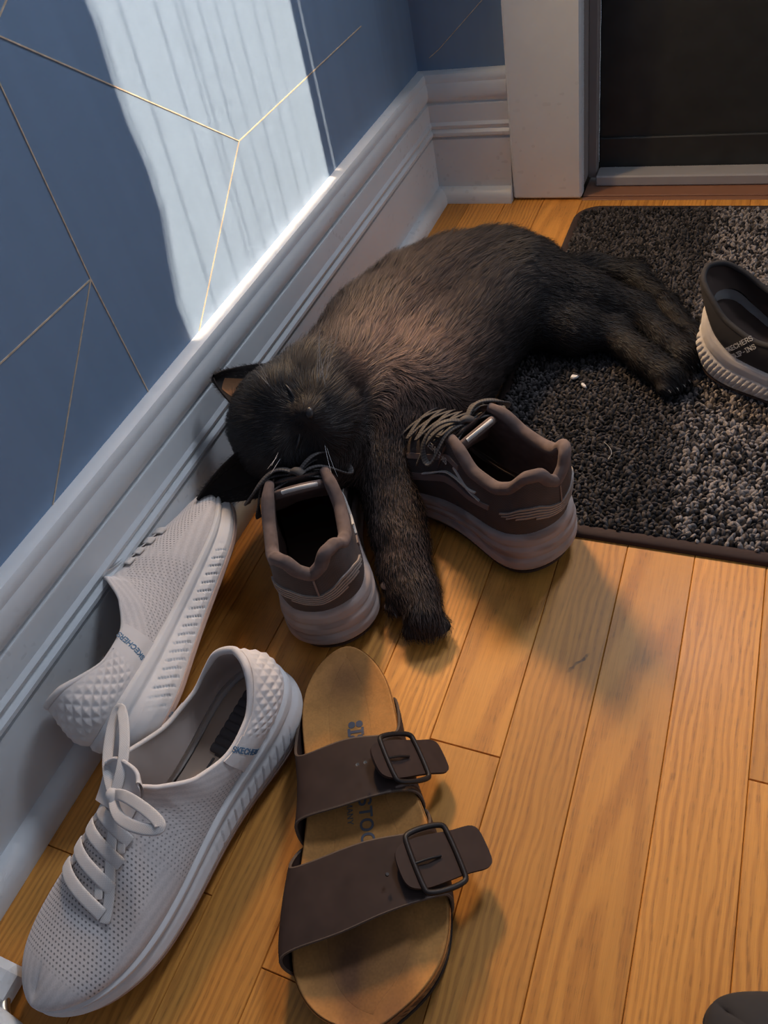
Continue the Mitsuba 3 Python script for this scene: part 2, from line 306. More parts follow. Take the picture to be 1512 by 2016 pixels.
scene['unseen_downlight'] = {'type': 'disk', 'to_world': T().look_at(origin=[LX, LY, LZ], target=[0, -0.48, 0.3], up=[0, 1, 0]) @ T().scale([0.003, 0.003, 0.003]),
    'emitter': {'type': 'area', 'radiance': rgb(*[c * PATCH_LAMP_POWER for c in PATCH_LAMP])}}  # out of view, source of the pale patch on the left wall
lab('unseen_downlight', 'unseen small round lamp above the slot, placed to light the wall patch', 'lamp')
# ---------------------------------------------------------------- door mat
MX0, MX1, MY0, MY1, MR = 0.2385, 1.10, -0.664, -0.049, 0.035
scene['m_pile'] = two({'type': 'principled', 'base_color': {'type': 'mesh_attribute', 'name': 'vertex_color'}, 'roughness': 0.95, 'specular': 0.15, 'sheen': 0.4})
plain('m_binding', (0.045, 0.030, 0.027), 0.85, 0.2)
plain('m_backing', (0.03, 0.027, 0.026), 0.95, 0.1)
def build_mat():
    from shapely.geometry import box as sbox, Point
    from shapely import contains_xy
    shp = sbox(MX0 + MR, MY0 + MR, MX1 - MR, MY1 - MR).buffer(MR, quad_segs=10)
    put('door_mat__backing', apply(trimesh.creation.extrude_polygon(shp.buffer(-.001), .0045, engine='earcut'), T_(0, 0, .0003)), 'm_backing')
    c = np.array(shp.buffer(-.0055).exterior.coords)[:-1]
    sec = np.array([(-.0065, 0), (-.0062, .0042), (-.004, .0062), (0, .0068), (.004, .0060), (.0060, .0038), (.0062, 0)])
    t = np.roll(c, -1, 0) - np.roll(c, 1, 0); t /= np.linalg.norm(t, axis=1, keepdims=True); nr = np.stack([-t[:, 1], t[:, 0]], 1)
    if ((c + nr * .01 - [.6, -.35]) ** 2).sum() < ((c - [.6, -.35]) ** 2).sum(): nr = -nr
    G = np.array([np.column_stack([c + nr * a, np.full(len(c), b + .0002)]) for a, b in sec]); put('door_mat__binding', grid(G, wv=True), 'm_binding', 40)
    r = np.random.RandomState(3); sp = .0040
    gx, gy = np.meshgrid(np.arange(MX0, 0.80, sp), np.arange(MY0, MY1, sp)); P = np.column_stack([gx.ravel(), gy.ravel()]) + r.uniform(-.0012, .0012, (gx.size, 2))
    P = P[contains_xy(shp.buffer(-.010), P[:, 0], P[:, 1])]; n = len(P)
    ring = np.arange(6) * np.pi / 3
    base = [(math.cos(a), math.sin(a), 0) for a in ring] + [(.85 * math.cos(a + .5), .85 * math.sin(a + .5), .62) for a in ring] + [(0, 0, 1.0)]
    base = np.array(base); f = [(i, (i + 1) % 6, 6 + i) for i in range(6)] + [((i + 1) % 6, 6 + (i + 1) % 6, 6 + i) for i in range(6)] + [(6 + i, 6 + (i + 1) % 6, 12) for i in range(6)]
    f = np.array(f); nb = len(base)
    yaw = r.uniform(0, 2 * np.pi, n); sx = r.uniform(.0024, .0037, n); sy = r.uniform(.0015, .0022, n); sz = r.uniform(.0040, .0062, n)
    V = base[None] * np.stack([sx, sy, sz], 1)[:, None]; V[:, :, 0] += V[:, :, 2] * r.uniform(-.5, .5, n)[:, None]; V[:, :, 1] += V[:, :, 2] * r.uniform(-.5, .5, n)[:, None]
    ca, sa = np.cos(yaw)[:, None], np.sin(yaw)[:, None]
    V = np.stack([V[:, :, 0] * ca - V[:, :, 1] * sa, V[:, :, 0] * sa + V[:, :, 1] * ca, V[:, :, 2]], 2) + np.column_stack([P, np.full(n, .0046)])[:, None]
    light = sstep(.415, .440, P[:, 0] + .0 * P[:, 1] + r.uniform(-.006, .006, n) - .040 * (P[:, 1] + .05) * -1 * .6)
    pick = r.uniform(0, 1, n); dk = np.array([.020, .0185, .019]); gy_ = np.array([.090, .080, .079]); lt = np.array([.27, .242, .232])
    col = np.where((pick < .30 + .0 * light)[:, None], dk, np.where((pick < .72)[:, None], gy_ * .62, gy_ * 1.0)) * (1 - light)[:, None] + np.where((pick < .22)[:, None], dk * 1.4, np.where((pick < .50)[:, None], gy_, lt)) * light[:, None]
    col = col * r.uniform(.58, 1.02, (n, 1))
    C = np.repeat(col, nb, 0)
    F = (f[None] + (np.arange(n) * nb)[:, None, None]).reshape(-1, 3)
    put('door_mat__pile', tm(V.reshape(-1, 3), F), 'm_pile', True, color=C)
    lab('door_mat__pile', kind='stuff')
    lab('door_mat', 'dark grey looped door mat with a lighter stripe in front of the door', 'door mat')
def T_(x, y, z):
    M = np.eye(4); M[:3, 3] = (x, y, z); return M
build_mat()
# ---------------------------------------------------------------- shoe building kit (local frame: x heel to toe, y left, z up)
def outline(left, right, n):
    """closed plan outline: index 0 is the toe tip, n/2 the heel; left runs toe to heel, right heel to toe"""
    P = np.array(left + right[1:-1], float); nl = len(left) - 1
    Q = np.vstack([P, P[:1]]); s = np.r_[0, np.cumsum(np.linalg.norm(np.diff(Q, axis=0), axis=1) ** 0.7)]
    c = CubicSpline(s, Q, bc_type='periodic')
    def part(a, b, m):
        u = np.linspace(a, b, 600); L = np.r_[0, np.cumsum(np.linalg.norm(np.diff(c(u), axis=0), axis=1))]
        return c(np.interp(np.linspace(0, L[-1], m, endpoint=False), L, u))
    return np.vstack([part(0, s[nl], n // 2), part(s[nl], s[-1], n // 2)])
def inset(O, d):
    t = np.roll(O, -1, 0) - np.roll(O, 1, 0); t /= np.linalg.norm(t, axis=1, keepdims=True)
    nrm = np.stack([-t[:, 1], t[:, 0]], 1)                       # outline runs toe -> left -> heel: counter-clockwise, inward normal is on its left
    return O + nrm * np.broadcast_to(np.asarray(d, float), (len(O),))[:, None]
def capfaces(n, off=0, flip=False):
    """strips that close a loop of n points across (point i with n-i)"""
    f = []
    for i in range(n // 2):
        a, b, c, d = i, i + 1, (n - i - 1) % n, (n - i) % n
        for q in ((a, b, c), (a, c, d)):
            if len(set(q)) == 3: f.append(q)
    f = np.array(f) + off
    return f[:, ::-1] if flip else f
def sole(O, layers, cap_top=True, cap_bot=True):
    """layers from the bottom up: (inset, z) with z and inset a number, an array over the outline or a function of x"""
    n = len(O); G = []
    for d, z in layers:
        d = d(O[:, 0]) if callable(d) else d; q = inset(O, d)
        z = z(q[:, 0]) if callable(z) else z
        G.append(np.column_stack([q, np.broadcast_to(z, (n,))]))
    G = np.array(G); me = grid(G, wv=True); f = [me.faces]
    if cap_bot: f.append(capfaces(n, 0, True))
    if cap_top: f.append(capfaces(n, (len(G) - 1) * n))
    return tm(me.vertices, np.vstack(f)), G
def side_s(n):
    k = np.arange(n); return np.where(k <= n // 2, k, n - k) / (n // 2), np.where(k <= n // 2, 1.0, -1.0)
def upper(O, d0, zt, kl, kr, nt, c0, c1, bulge=0.012, hb=0.35, ridge_w=0.55, ht=0.3):
    """side surfaces from the sole edge up to the ridge or the collar; kl, kr: (s, x, y, z) from toe (s=0) to heel (s=1). Returns the grid (n, nt, 3)"""
    n = len(O); s, sg = side_s(n); B2 = inset(O, d0)
    B = np.column_stack([B2, zt(B2[:, 0])])
    Tp = np.zeros((n, 3))
    for keys, m in ((kl, sg > 0), (kr, sg < 0)):
        k = np.array(keys, float)
        for a in range(3): Tp[m, a] = PchipInterpolator(k[:, 0], k[:, a + 1])(s[m])
        Tp[m, 1] *= 1 if sg[m][0] > 0 else -1
    outn = B2 - inset(B2, 1.0); c = sstep(c0, c1, s)[:, None]
    h = (Tp[:, 2] - B[:, 2])[:, None]
    hor = B2 - Tp[:, :2]; 
    up = np.array([0, 0, 1.0])
    P1 = B + up * h * (hb * (1 - c) + 0.36 * c) + np.column_stack([outn * bulge * (1 - 0.35 * c), 0 * s])
    P2r = Tp + np.column_stack([hor * ridge_w, np.zeros(n)]) - up * h * 0.02
    P2c = Tp - up * h * ht + np.column_stack([outn * bulge * 0.25, 0 * s])
    P2 = P2r * (1 - c) + P2c * c
    t = np.linspace(0, 1, nt)[None, :, None]
    return B[:, None] * (1 - t) ** 3 + 3 * P1[:, None] * t * (1 - t) ** 2 + 3 * P2[:, None] * t * t * (1 - t) + Tp[:, None] * t ** 3
def gnorm(G):
    du = np.roll(G, -1, 0) - np.roll(G, 1, 0); dv = np.gradient(G, axis=1)
    nn = np.cross(du, dv); l = np.linalg.norm(nn, axis=2, keepdims=True)
    nn = nn / np.maximum(l, 1e-9)
    return nn                                                      # points outward
def guv(G):
    """u: distance along the shoe, v: signed distance from the top edge"""
    n, nt = G.shape[:2]; _, sg = side_s(n)
    L = np.concatenate([np.zeros((n, 1)), np.cumsum(np.linalg.norm(np.diff(G, axis=1), axis=2), axis=1)], 1)
    v = (L[:, -1:] - L) * sg[:, None]
    return np.stack([G[:, :, 0], v], 2).reshape(-1, 2)
class Top:
    """height of a shoe's upper above (x, y)"""
    def __init__(self, G, s_lo, s_hi):
        s, _ = side_s(len(G)); m = (s > s_lo) & (s < s_hi); P = G[m][:, G.shape[1] // 3:].reshape(-1, 3)
        self.f = LinearNDInterpolator(P[:, :2], P[:, 2]); self.P = P; self.k = cKDTree(P[:, :2])
    def __call__(self, x, y):
        z = self.f(x, y)
        return np.where(np.isnan(z), self.P[self.k.query(np.stack(np.broadcast_arrays(x, y), -1))[1], 2], z)
def patch(G, i0, i1, t0, t1, off, nu=40, nv=14):
    """resamples the region of outline indices i0..i1 and t0..t1 of an upper grid, pushed out by off(u, v) (a number or an array nu x nv)"""
    n, nt = G.shape[:2]; N = gnorm(G)
    u = np.linspace(i0, i1, nu); t = np.linspace(t0, t1, nv) * (nt - 1)
    def bil(A):
        a = np.floor(u).astype(int); fu = (u - a)[:, None, None]; b = np.clip(np.floor(t).astype(int), 0, nt - 2); ft = (t - b)[None, :, None]
        g = lambda i, j: A[np.ix_(i % n, j)]
        return (g(a, b) * (1 - fu) + g(a + 1, b) * fu) * (1 - ft) + (g(a, b + 1) * (1 - fu) + g(a + 1, b + 1) * fu) * ft
    P, Nn = bil(G), bil(N)
    return P + Nn * np.broadcast_to(np.asarray(off, float), P.shape[:2])[:, :, None]
def slab(P, th=0.001):
    """a patch with thickness: its outer face plus a skirt going in"""
    nu, nv = P.shape[:2]
    du = np.gradient(P, axis=0); dv = np.gradient(P, axis=1); N = np.cross(du, dv); N /= np.linalg.norm(N, axis=2, keepdims=True) + 1e-12
    me = grid(P); v = P.reshape(-1, 3)
    idx = np.arange(nu * nv).reshape(nu, nv)
    loop = np.r_[idx[:, 0], idx[-1, 1:], idx[::-1, -1][1:], idx[0, ::-1][1:-1]]
    lo = v[loop] - N.reshape(-1, 3)[loop] * th; o = len(v); m = len(loop); k = np.arange(m)
    f = np.vstack([np.stack([loop[k], o + k, o + (k + 1) % m], 1), np.stack([loop[k], o + (k + 1) % m, loop[(k + 1) % m]], 1)])
    return tm(np.vstack([v, lo]), np.vstack([me.faces, f]))
def letters(text, height, surf, depth=0.0004, bold=False):
    """lettering bent onto a surface: surf(u, v) -> (point, normal) arrays, u along the text, v up"""
    m = meshkit.text_mesh(text, height, height * 0.1, bold).subdivide_to_size(max(height * 0.4, 0.0015), max_iter=14)
    v = np.asarray(m.vertices); w = v[:, 0].max()
    P, N = surf(v[:, 0] - w / 2, v[:, 1] - height / 2)
    return tm(P + N * (v[:, 2:3] / (height * 0.1) * depth + 0.0001), m.faces)
def patch_surf(G, i_mid, t_mid, along, lift=0.0):
    """surf() for letters on an upper grid near outline index i_mid, t_mid; along: (di, dt) direction of the text in metres-ish units"""
    n, nt = G.shape[:2]; N = gnorm(G)
    i0 = int(round(i_mid)); j0 = int(round(t_mid * (nt - 1)))
    P0 = G[i0 % n, j0]; ei = G[(i0 + 2) % n, j0] - G[(i0 - 2) % n, j0]; ej = G[i0 % n, min(j0 + 2, nt - 1)] - G[i0 % n, max(j0 - 2, 0)]
    ei /= np.linalg.norm(ei); ej /= np.linalg.norm(ej)
    x = ei * along[0] + ej * along[1]; x /= np.linalg.norm(x); z = np.cross(ei, ej); z /= np.linalg.norm(z); y = np.cross(z, x)
    flat = G.reshape(-1, 3); kd = cKDTree(flat); nf = N.reshape(-1, 3)
    def surf(u, v):
        Q = P0 + np.outer(u, x) + np.outer(v, y)
        d, k = kd.query(Q, k=6); w = 1 / (d + 1e-5); w /= w.sum(1, keepdims=True)
        Nn = (nf[k] * w[:, :, None]).sum(1); Nn /= np.linalg.norm(Nn, axis=1, keepdims=True)
        C = (flat[k] * w[:, :, None]).sum(1)
        Q = Q + Nn * (((C - Q) * Nn).sum(1, keepdims=True) + lift)
        return Q, Nn
    return surf
class Shoe:
    """puts parts of one shoe into the scene under one name and one pose"""
    def __init__(self, key, M): self.key, self.M = key, M
    def part(self, name, mesh, bsdf, smooth=30, **kw):
        return put(f'{self.key}__{name}', apply(mesh, self.M), bsdf, smooth, **kw)
# ---------------------------------------------------------------- sandal
def f_foot(p, n, uv):
    x, y = uv.x, uv.y
    a = mikit.fbm(x * 60, y * 60, 0, 3); f = mikit.noise(x * 900, y * 900)
    dark = dr.exp(-(dr.square((x - 0.030) / 0.026) + dr.square((y + 0.002) / 0.022)))
    toe = mikit.smoothstep(0.150, 0.24, x) * mikit.smoothstep(0.034, 0.012, dr.abs(y - 0.008)) * (0.5 + 0.9 * a)
    ball = dr.exp(-(dr.square((x - 0.235) / 0.03) + dr.square((y + 0.018) / 0.018)))
    k = dr.minimum(0.75 * dark + 0.65 * toe + 0.65 * ball, 1.0)
    c = mikit.mix((0.44, 0.205, 0.062), (0.13, 0.060, 0.030), k)
    return c * (0.72 + 0.42 * a + 0.16 * f)
scene['m_footbed'] = two({'type': 'principled', 'base_color': mikit.proc(f_foot), 'roughness': 0.85, 'specular': 0.2, 'sheen': 0.3})
def f_cork(p, n, uv):
    d, d2, r = mikit.voronoi(p.x * 380 + p.z * 300, p.y * 380 + p.z * 120)
    return mikit.mix((0.22, 0.125, 0.055), (0.10, 0.05, 0.022), mikit.smoothstep(0.6, 0.9, r)) * (0.75 + 0.4 * d)
scene['m_cork'] = two({'type': 'principled', 'base_color': mikit.proc(f_cork), 'roughness': 0.8, 'specular': 0.25})
def f_leather(p, n, uv):
    a = mikit.fbm(p.x * 90, p.y * 90, p.z * 90, 3)
    return mi.Color3f(0.036, 0.0215, 0.0175) * (0.75 + 0.5 * a)
scene['m_leather'] = two({'type': 'principled', 'base_color': mikit.proc(f_leather), 'roughness': 0.72, 'specular': 0.22})
plain('m_leather_edge', (0.085, 0.058, 0.042), 0.7)
plain('m_buckle', (0.013, 0.009, 0.008), 0.5, 0.35)
plain('m_steel', (0.75, 0.75, 0.72), 0.25, metallic=1.0)
plain('m_rubber_brown', (0.035, 0.026, 0.022), 0.8, 0.3)
plain('m_print_grey', (0.10, 0.095, 0.115), 0.8)
def build_sandal():
    h, d = np.array([0.2085, -0.8465]), np.array([0.435, -0.900])
    S = Shoe('sandal', frame([h[0], h[1], 0.0], [d[0], d[1], 0], [0, 0, 1]))
    L = [(.2735, .004), (.268, .018), (.257, .035), (.240, .050), (.218, .0575), (.195, .0585), (.165, .0535), (.135, .0460), (.100, .0395), (.070, .0365), (.040, .0320), (.018, .0225), (.004, .010), (0, 0)]
    R = [(0, 0), (.004, -.012), (.014, -.0235), (.034, -.0345), (.060, -.0385), (.090, -.0365), (.125, -.0345), (.155, -.0375), (.185, -.0435), (.215, -.0475), (.240, -.0455), (.260, -.033), (.270, -.016), (.2735, .004)]
    n = 160; O = outline(L, R, n)
    zt = lambda x: pchip([(0, .030), (.06, .029), (.13, .031), (.18, .026), (.23, .024), (.274, .027)], x)
    m, _ = sole(O, [(.003, 0.001), (.0005, 0.0025), (0, .0085)]); S.part('outsole', m, 'm_rubber_brown', 35)
    m, _ = sole(O, [(.0008, .0086), (.0004, .012), (.0006, lambda x: zt(x) - .006), (.0012, lambda x: zt(x) - .0035)], cap_top=False); S.part('cork_sole', m, 'm_cork', 35)
    # footbed: raised rim, heel cup and toe area hollowed
    ds = np.array([.0, -.0006, -.0004, .0006, .002, .004, .007, .011, .016, .022, .029, .036])
    dz = np.array([-.0034, -.002, -.0006, .0004, .0006, -.0005, -.0028, -.0052, -.0070, -.0080, -.0085, -.0087])
    Q = []
    mid = np.column_stack([O[:, 0] * .93 + .01, np.interp(O[:, 0], [0, .1, .2, .274], [0, .001, .006, .004])])
    for a, b in zip(ds, dz):
        q = inset(O, 0.0); t = np.clip(a / .040, 0, 1) if a > 0 else a / .040
        # move towards the centre line so that loops never cross
        v = mid - q; l = np.linalg.norm(v, axis=1, keepdims=True); ae = np.where(a > 0, .96 * l * (1 - np.exp(-a / (.96 * l))), a); q = q + v / np.maximum(l, 1e-6) * ae
        cup = pchip([(0, 1.0), (.05, 1.0), (.10, .75), (.15, .55), (.20, .75), (.274, .85)], q[:, 0])
        toebar = .0016 * np.exp(-((q[:, 0] - .205) / .012) ** 2) * sstep(.006, .02, a)
        b = np.interp(ae[:, 0], ds, dz)
        Q.append(np.column_stack([q, zt(q[:, 0]) + b * np.where(b < 0, cup, 1) + toebar]))
    Q = np.array(Q); me = grid(Q, wv=True)
    fm = tm(me.vertices, np.vstack([me.faces, capfaces(n, (len(Q) - 1) * n)]))
    V_ = np.array(fm.vertices); ed = fm.edges_unique; fixed = np.arange(len(V_)) < 6 * n; deg = np.bincount(ed.ravel(), minlength=len(V_))[:, None]
    for _ in range(60):
        sm = np.zeros_like(V_); np.add.at(sm, ed[:, 0], V_[ed[:, 1]]); np.add.at(sm, ed[:, 1], V_[ed[:, 0]]); V_ = np.where(fixed[:, None], V_, np.column_stack([V_[:, :2], (sm / deg)[:, 2]]))
    fm = tm(V_, fm.faces); Q = V_.reshape(Q.shape)
    S.part('footbed', fm, 'm_footbed', True, uv=np.asarray(fm.vertices)[:, :2])
    rim = Q[1]; ft = LinearNDInterpolator(Q.reshape(-1, 3)[:, :2], Q.reshape(-1, 3)[:, 2])
    def edge_y(x, s):
        m_ = O[:, 1] > np.interp(O[:, 0], [0, .1, .2, .274], [0, .001, .006, .004]) if s > 0 else O[:, 1] < np.interp(O[:, 0], [0, .1, .2, .274], [0, .001, .006, .004])
        q = O[m_]; o = np.argsort(q[:, 0]); return np.interp(x, q[o, 0], q[o, 1])
    # straps: x of rear and front edge on the right (inner) and the left (outer) side
    def strap(xr0, xr1, xl0, xl1, top, buckle_u, holes, wid, bR, bL):
        nu, nv = 44, 10
        u = np.linspace(0, 1, nu); P = np.zeros((nu, nv, 3))
        for j in range(nv):
            f = j / (nv - 1)
            xa, xb = xr0 + (xr1 - xr0) * f, xl0 + (xl1 - xl0) * f
            ya, yb = edge_y(xa, -1) - .0015, edge_y(xb, 1) + .0015
            ra, rb = bR[0] + (bR[1] - bR[0]) * f, bL[0] + (bL[1] - bL[0]) * f
            e = lambda x, s, o: edge_y(x, s) + s * o
            c = np.array([(ra, e(ra, -1, -.003), .010), (ra, e(ra, -1, .0020), .018), (ra * .3 + xa * .7, e(ra * .3 + xa * .7, -1, .0060), .033), (xa + (xb - xa) * .07, ya - .001, top * .88), (xa + (xb - xa) * .3, ya + (yb - ya) * .3, top), (xa + (xb - xa) * .62, ya + (yb - ya) * .62, top + .0015), (xa + (xb - xa) * .90, yb - .006, top * .90), (rb * .3 + xb * .7, e(rb * .3 + xb * .7, 1, .0025), .033), (rb, e(rb, 1, .0020), .018), (rb, e(rb, 1, -.003), .010)])
            P[:, j] = spline(c, nu)
        # flare at the sole: the strap widens down both sides
        S_ = slab(P, .0022); inner = slab(P[:, ::-1] - 0, .0001)
        N = np.cross(np.gradient(P, axis=0), np.gradient(P, axis=1)); N /= np.linalg.norm(N, axis=2, keepdims=True)
        if N[nu // 2, nv // 2, 2] < 0: N = -N
        Pin = P - N * .0022
        lp = np.concatenate([P, Pin[:, ::-1]], 1)
        body = grid(lp, wv=True)
        if body.volume < 0: body.invert()
        st = S.part('strap', body, 'm_leather', 40)
        lip = [tube(P[:, j] - N[:, j] * .0011, .00118, 6) for j in (0, nv - 1)]
        put(st + '__edge', apply(join(lip), S.M), 'm_leather_edge', 40)
        k = int(buckle_u * (nu - 1)); pc = (P[k, nv // 2 - 1] + P[k, nv // 2]) / 2; nz = N[k, nv // 2]
        ux = P[k + 1, nv // 2] - P[k - 1, nv // 2]; ux /= np.linalg.norm(ux); ux = ux - nz * (ux @ nz); ux /= np.linalg.norm(ux)
        uy = np.cross(nz, ux)
        at = lambda a, b, c=0.0: pc + ux * a + uy * b + nz * c
        # the free end of the strap: a tongue through the buckle that sticks out beyond the side
        w = wid / 2; pts = [(-.024, -w * .62), (-.026, -w * .3), (-.026, w * .3), (-.024, w * .62), (-.014, w * .86), (.020, w * .80), (.034, w * .80), (.0385, w * .66), (.040, w * .3), (.040, -w * .3), (.0385, -w * .66), (.034, -w * .80), (.02, -w * .80), (-.014, -w * .86)]
        c = spline(pts, 56, True); c = np.array(c); hgt = lambda a: .0040 - .10 * np.clip(a - .004, 0, 1) ** 1.0 * .9
        hi = np.array([at(a, b, hgt(a)) for a, b in c]); lo = np.array([at(a, b, hgt(a) - .0022) for a, b in c]); ce = np.array([at(.006, 0, hgt(.006) + .0002)]); cl = np.array([at(.006, 0, hgt(.006) - .0022)])
        n_ = len(c); kk = np.arange(n_); f = np.vstack([np.stack([kk, (kk + 1) % n_, kk * 0 + 2 * n_], 1), np.stack([n_ + (kk + 1) % n_, n_ + kk, kk * 0 + 2 * n_ + 1], 1), np.stack([kk, n_ + kk, n_ + (kk + 1) % n_], 1), np.stack([kk, n_ + (kk + 1) % n_, (kk + 1) % n_], 1)])
        tg = tm(np.vstack([hi, lo, ce, cl]), f); tg.fix_normals()
        put(st + '__free_end', apply(tg, S.M), 'm_leather', 35)
        # buckle frame and pin
        bw, bl = w * 1.04, .0150
        ring = spline([(-bl, -bw * .8), (-bl, bw * .8), (-bl * .86, bw), (bl * .86, bw), (bl, bw * .8), (bl, -bw * .8), (bl * .86, -bw), (-bl * .86, -bw)], 64, True)
        ring = np.array([at(a, b, 0.0046 - .03 * max(a, 0)) for a, b in ring])
        put(st + '__buckle', apply(tube(ring, .0019, 8, closed=True), S.M), 'm_buckle', 50)
        put(st + '__buckle_pin', apply(tube([at(-bl, 0, .0060), at(-.006, 0, .0066), at(.004, 0, .0050)], .0009, 8), S.M), 'm_buckle', 50)
        for a, b in holes:
            q = at(a, b, .0012); put(st + '__eyelet', apply(tube([q - nz * .0006, q + nz * .0005], [.0013, .0011], 10), S.M), 'm_steel' if wid < .036 else 'm_buckle', 50)
    strap(.099, .147, .093, .136, .0480, .735, [(-.032, .001), (-.039, .000)], .034, (.050, .156), (.050, .142))
    strap(.178, .231, .164, .205, .0440, .755, [(-.034, .0)], .037, (.157, .236), (.143, .212))
    # printed words and emblem on the footbed
    zs = lambda x, y: np.nan_to_num(ft(x, y), nan=.02)
    def foot_text(txt, h, x0, y0, bold=False):
        def surf(u, v):
            x, y = x0 + u, y0 + v
            return np.column_stack([x, y, zs(x, y) + .0002]), np.tile([0, 0, 1.0], (len(x), 1))
        return letters(txt, h, surf, .0002, bold)
    S.part('lettering', foot_text('BIRKENSTOCK', .0092, .128, .0080, True), 'm_print_grey', False)
    S.part('lettering', foot_text('MADE IN GERMANY', .0042, .122, -.0035), 'm_print_grey', False)
    em = [foot_text('I', .012, .078, .004, True)]
    em += [trimesh.creation.cylinder(.0028, .0004, sections=16, transform=trimesh.transformations.translation_matrix([.078 + a, .004 + b, float(zs(np.array([.078 + a]), np.array([.004 + b]))[0]) + .0003])) for a, b in ((-.006, -.003), (-.006, .003), (.006, -.003), (.006, .003))]
    S.part('emblem', join(em), 'm_print_grey', False)
    lab('sandal', 'brown two-strap sandal with dark buckles and a worn tan footbed on the oak floor', 'sandal')
build_sandal()
# ---------------------------------------------------------------- pale knit sneakers
def knit(hole_scale, light, dark):
    def f(p, n, uv):
        x, y = uv.x, uv.y
        # zones: open mesh on the toe box, ribs on the flanks, solid near the throat
        row = dr.floor(x / hole_scale); q = y / (hole_scale * 1.25) + 0.5 * (row - 2 * dr.floor(row * 0.5))
        fx, fy = x / hole_scale - row - 0.5, q - dr.floor(q) - 0.5
        hole = mikit.smoothstep(0.34, 0.16, dr.sqrt(fx * fx * 1.4 + fy * fy))
        ay = dr.abs(y)
        mesh = mikit.smoothstep(0.160, 0.172, x + (mikit.noise(x * 60, y * 60) - 0.5) * 0.01) * mikit.smoothstep(0.247, 0.240, x) * mikit.smoothstep(0.052, 0.046, ay)
        rib = 0.5 + 0.5 * dr.sin((ay * 900 + x * 260))
        small = mikit.smoothstep(0.3, 0.1, dr.sqrt(dr.square(fx) + dr.square(fy))) * mikit.smoothstep(0.06, 0.075, x) * mikit.smoothstep(0.165, 0.155, x) * mikit.smoothstep(0.018, 0.024, ay) * 0.75
        k = mesh * hole + small
        m = 0.90 + 0.10 * mikit.noise(x * 1400, y * 1400) - 0.10 * rib * (1 - mesh)
        return mikit.mix(light, dark, dr.minimum(k * 0.85, 1)) * m
    return f
BEIGE = (0.63, 0.575, 0.545)
f_knit = knit(0.0027, BEIGE, (0.13, 0.12, 0.12))
scene['m_knit'] = two({'type': 'principled', 'base_color': mikit.proc(f_knit), 'roughness': 0.9, 'specular': 0.2, 'sheen': 0.3})
def f_beige(p, n, uv): return mi.Color3f(0.655, 0.60, 0.565) * (0.9 + 0.12 * mikit.fbm(p.x * 70, p.y * 70, p.z * 70, 3))
scene['m_beige'] = two({'type': 'principled', 'base_color': mikit.proc(f_beige), 'roughness': 0.65, 'specular': 0.3})
def f_foam(p, n, uv): return mi.Color3f(0.65, 0.62, 0.60) * (0.9 + 0.14 * mikit.fbm(p.x * 50, p.y * 50, p.z * 50, 3))
scene['m_foam'] = two({'type': 'principled', 'base_color': mikit.proc(f_foam), 'roughness': 0.6, 'specular': 0.35})
plain('m_tread', (0.42, 0.30, 0.25), 0.7, 0.3)
plain('m_lining', (0.40, 0.335, 0.30), 0.9, 0.15, sheen=0.3)
plain('m_insole', (0.42, 0.32, 0.25), 0.85, 0.2)
def f_lace(p, n, uv):
    a = 0.5 + 0.5 * dr.sin(uv.x * 3600) * dr.sin(uv.y * 4600)
    return mi.Color3f(0.66, 0.61, 0.57) * (0.80 + 0.25 * a)
scene['m_lace'] = two({'type': 'principled', 'base_color': mikit.proc(f_lace), 'roughness': 0.85, 'specular': 0.2})
plain('m_print_blue', (0.085, 0.16, 0.26), 0.6)
plain('m_print_dark', (0.07, 0.062, 0.062), 0.7)
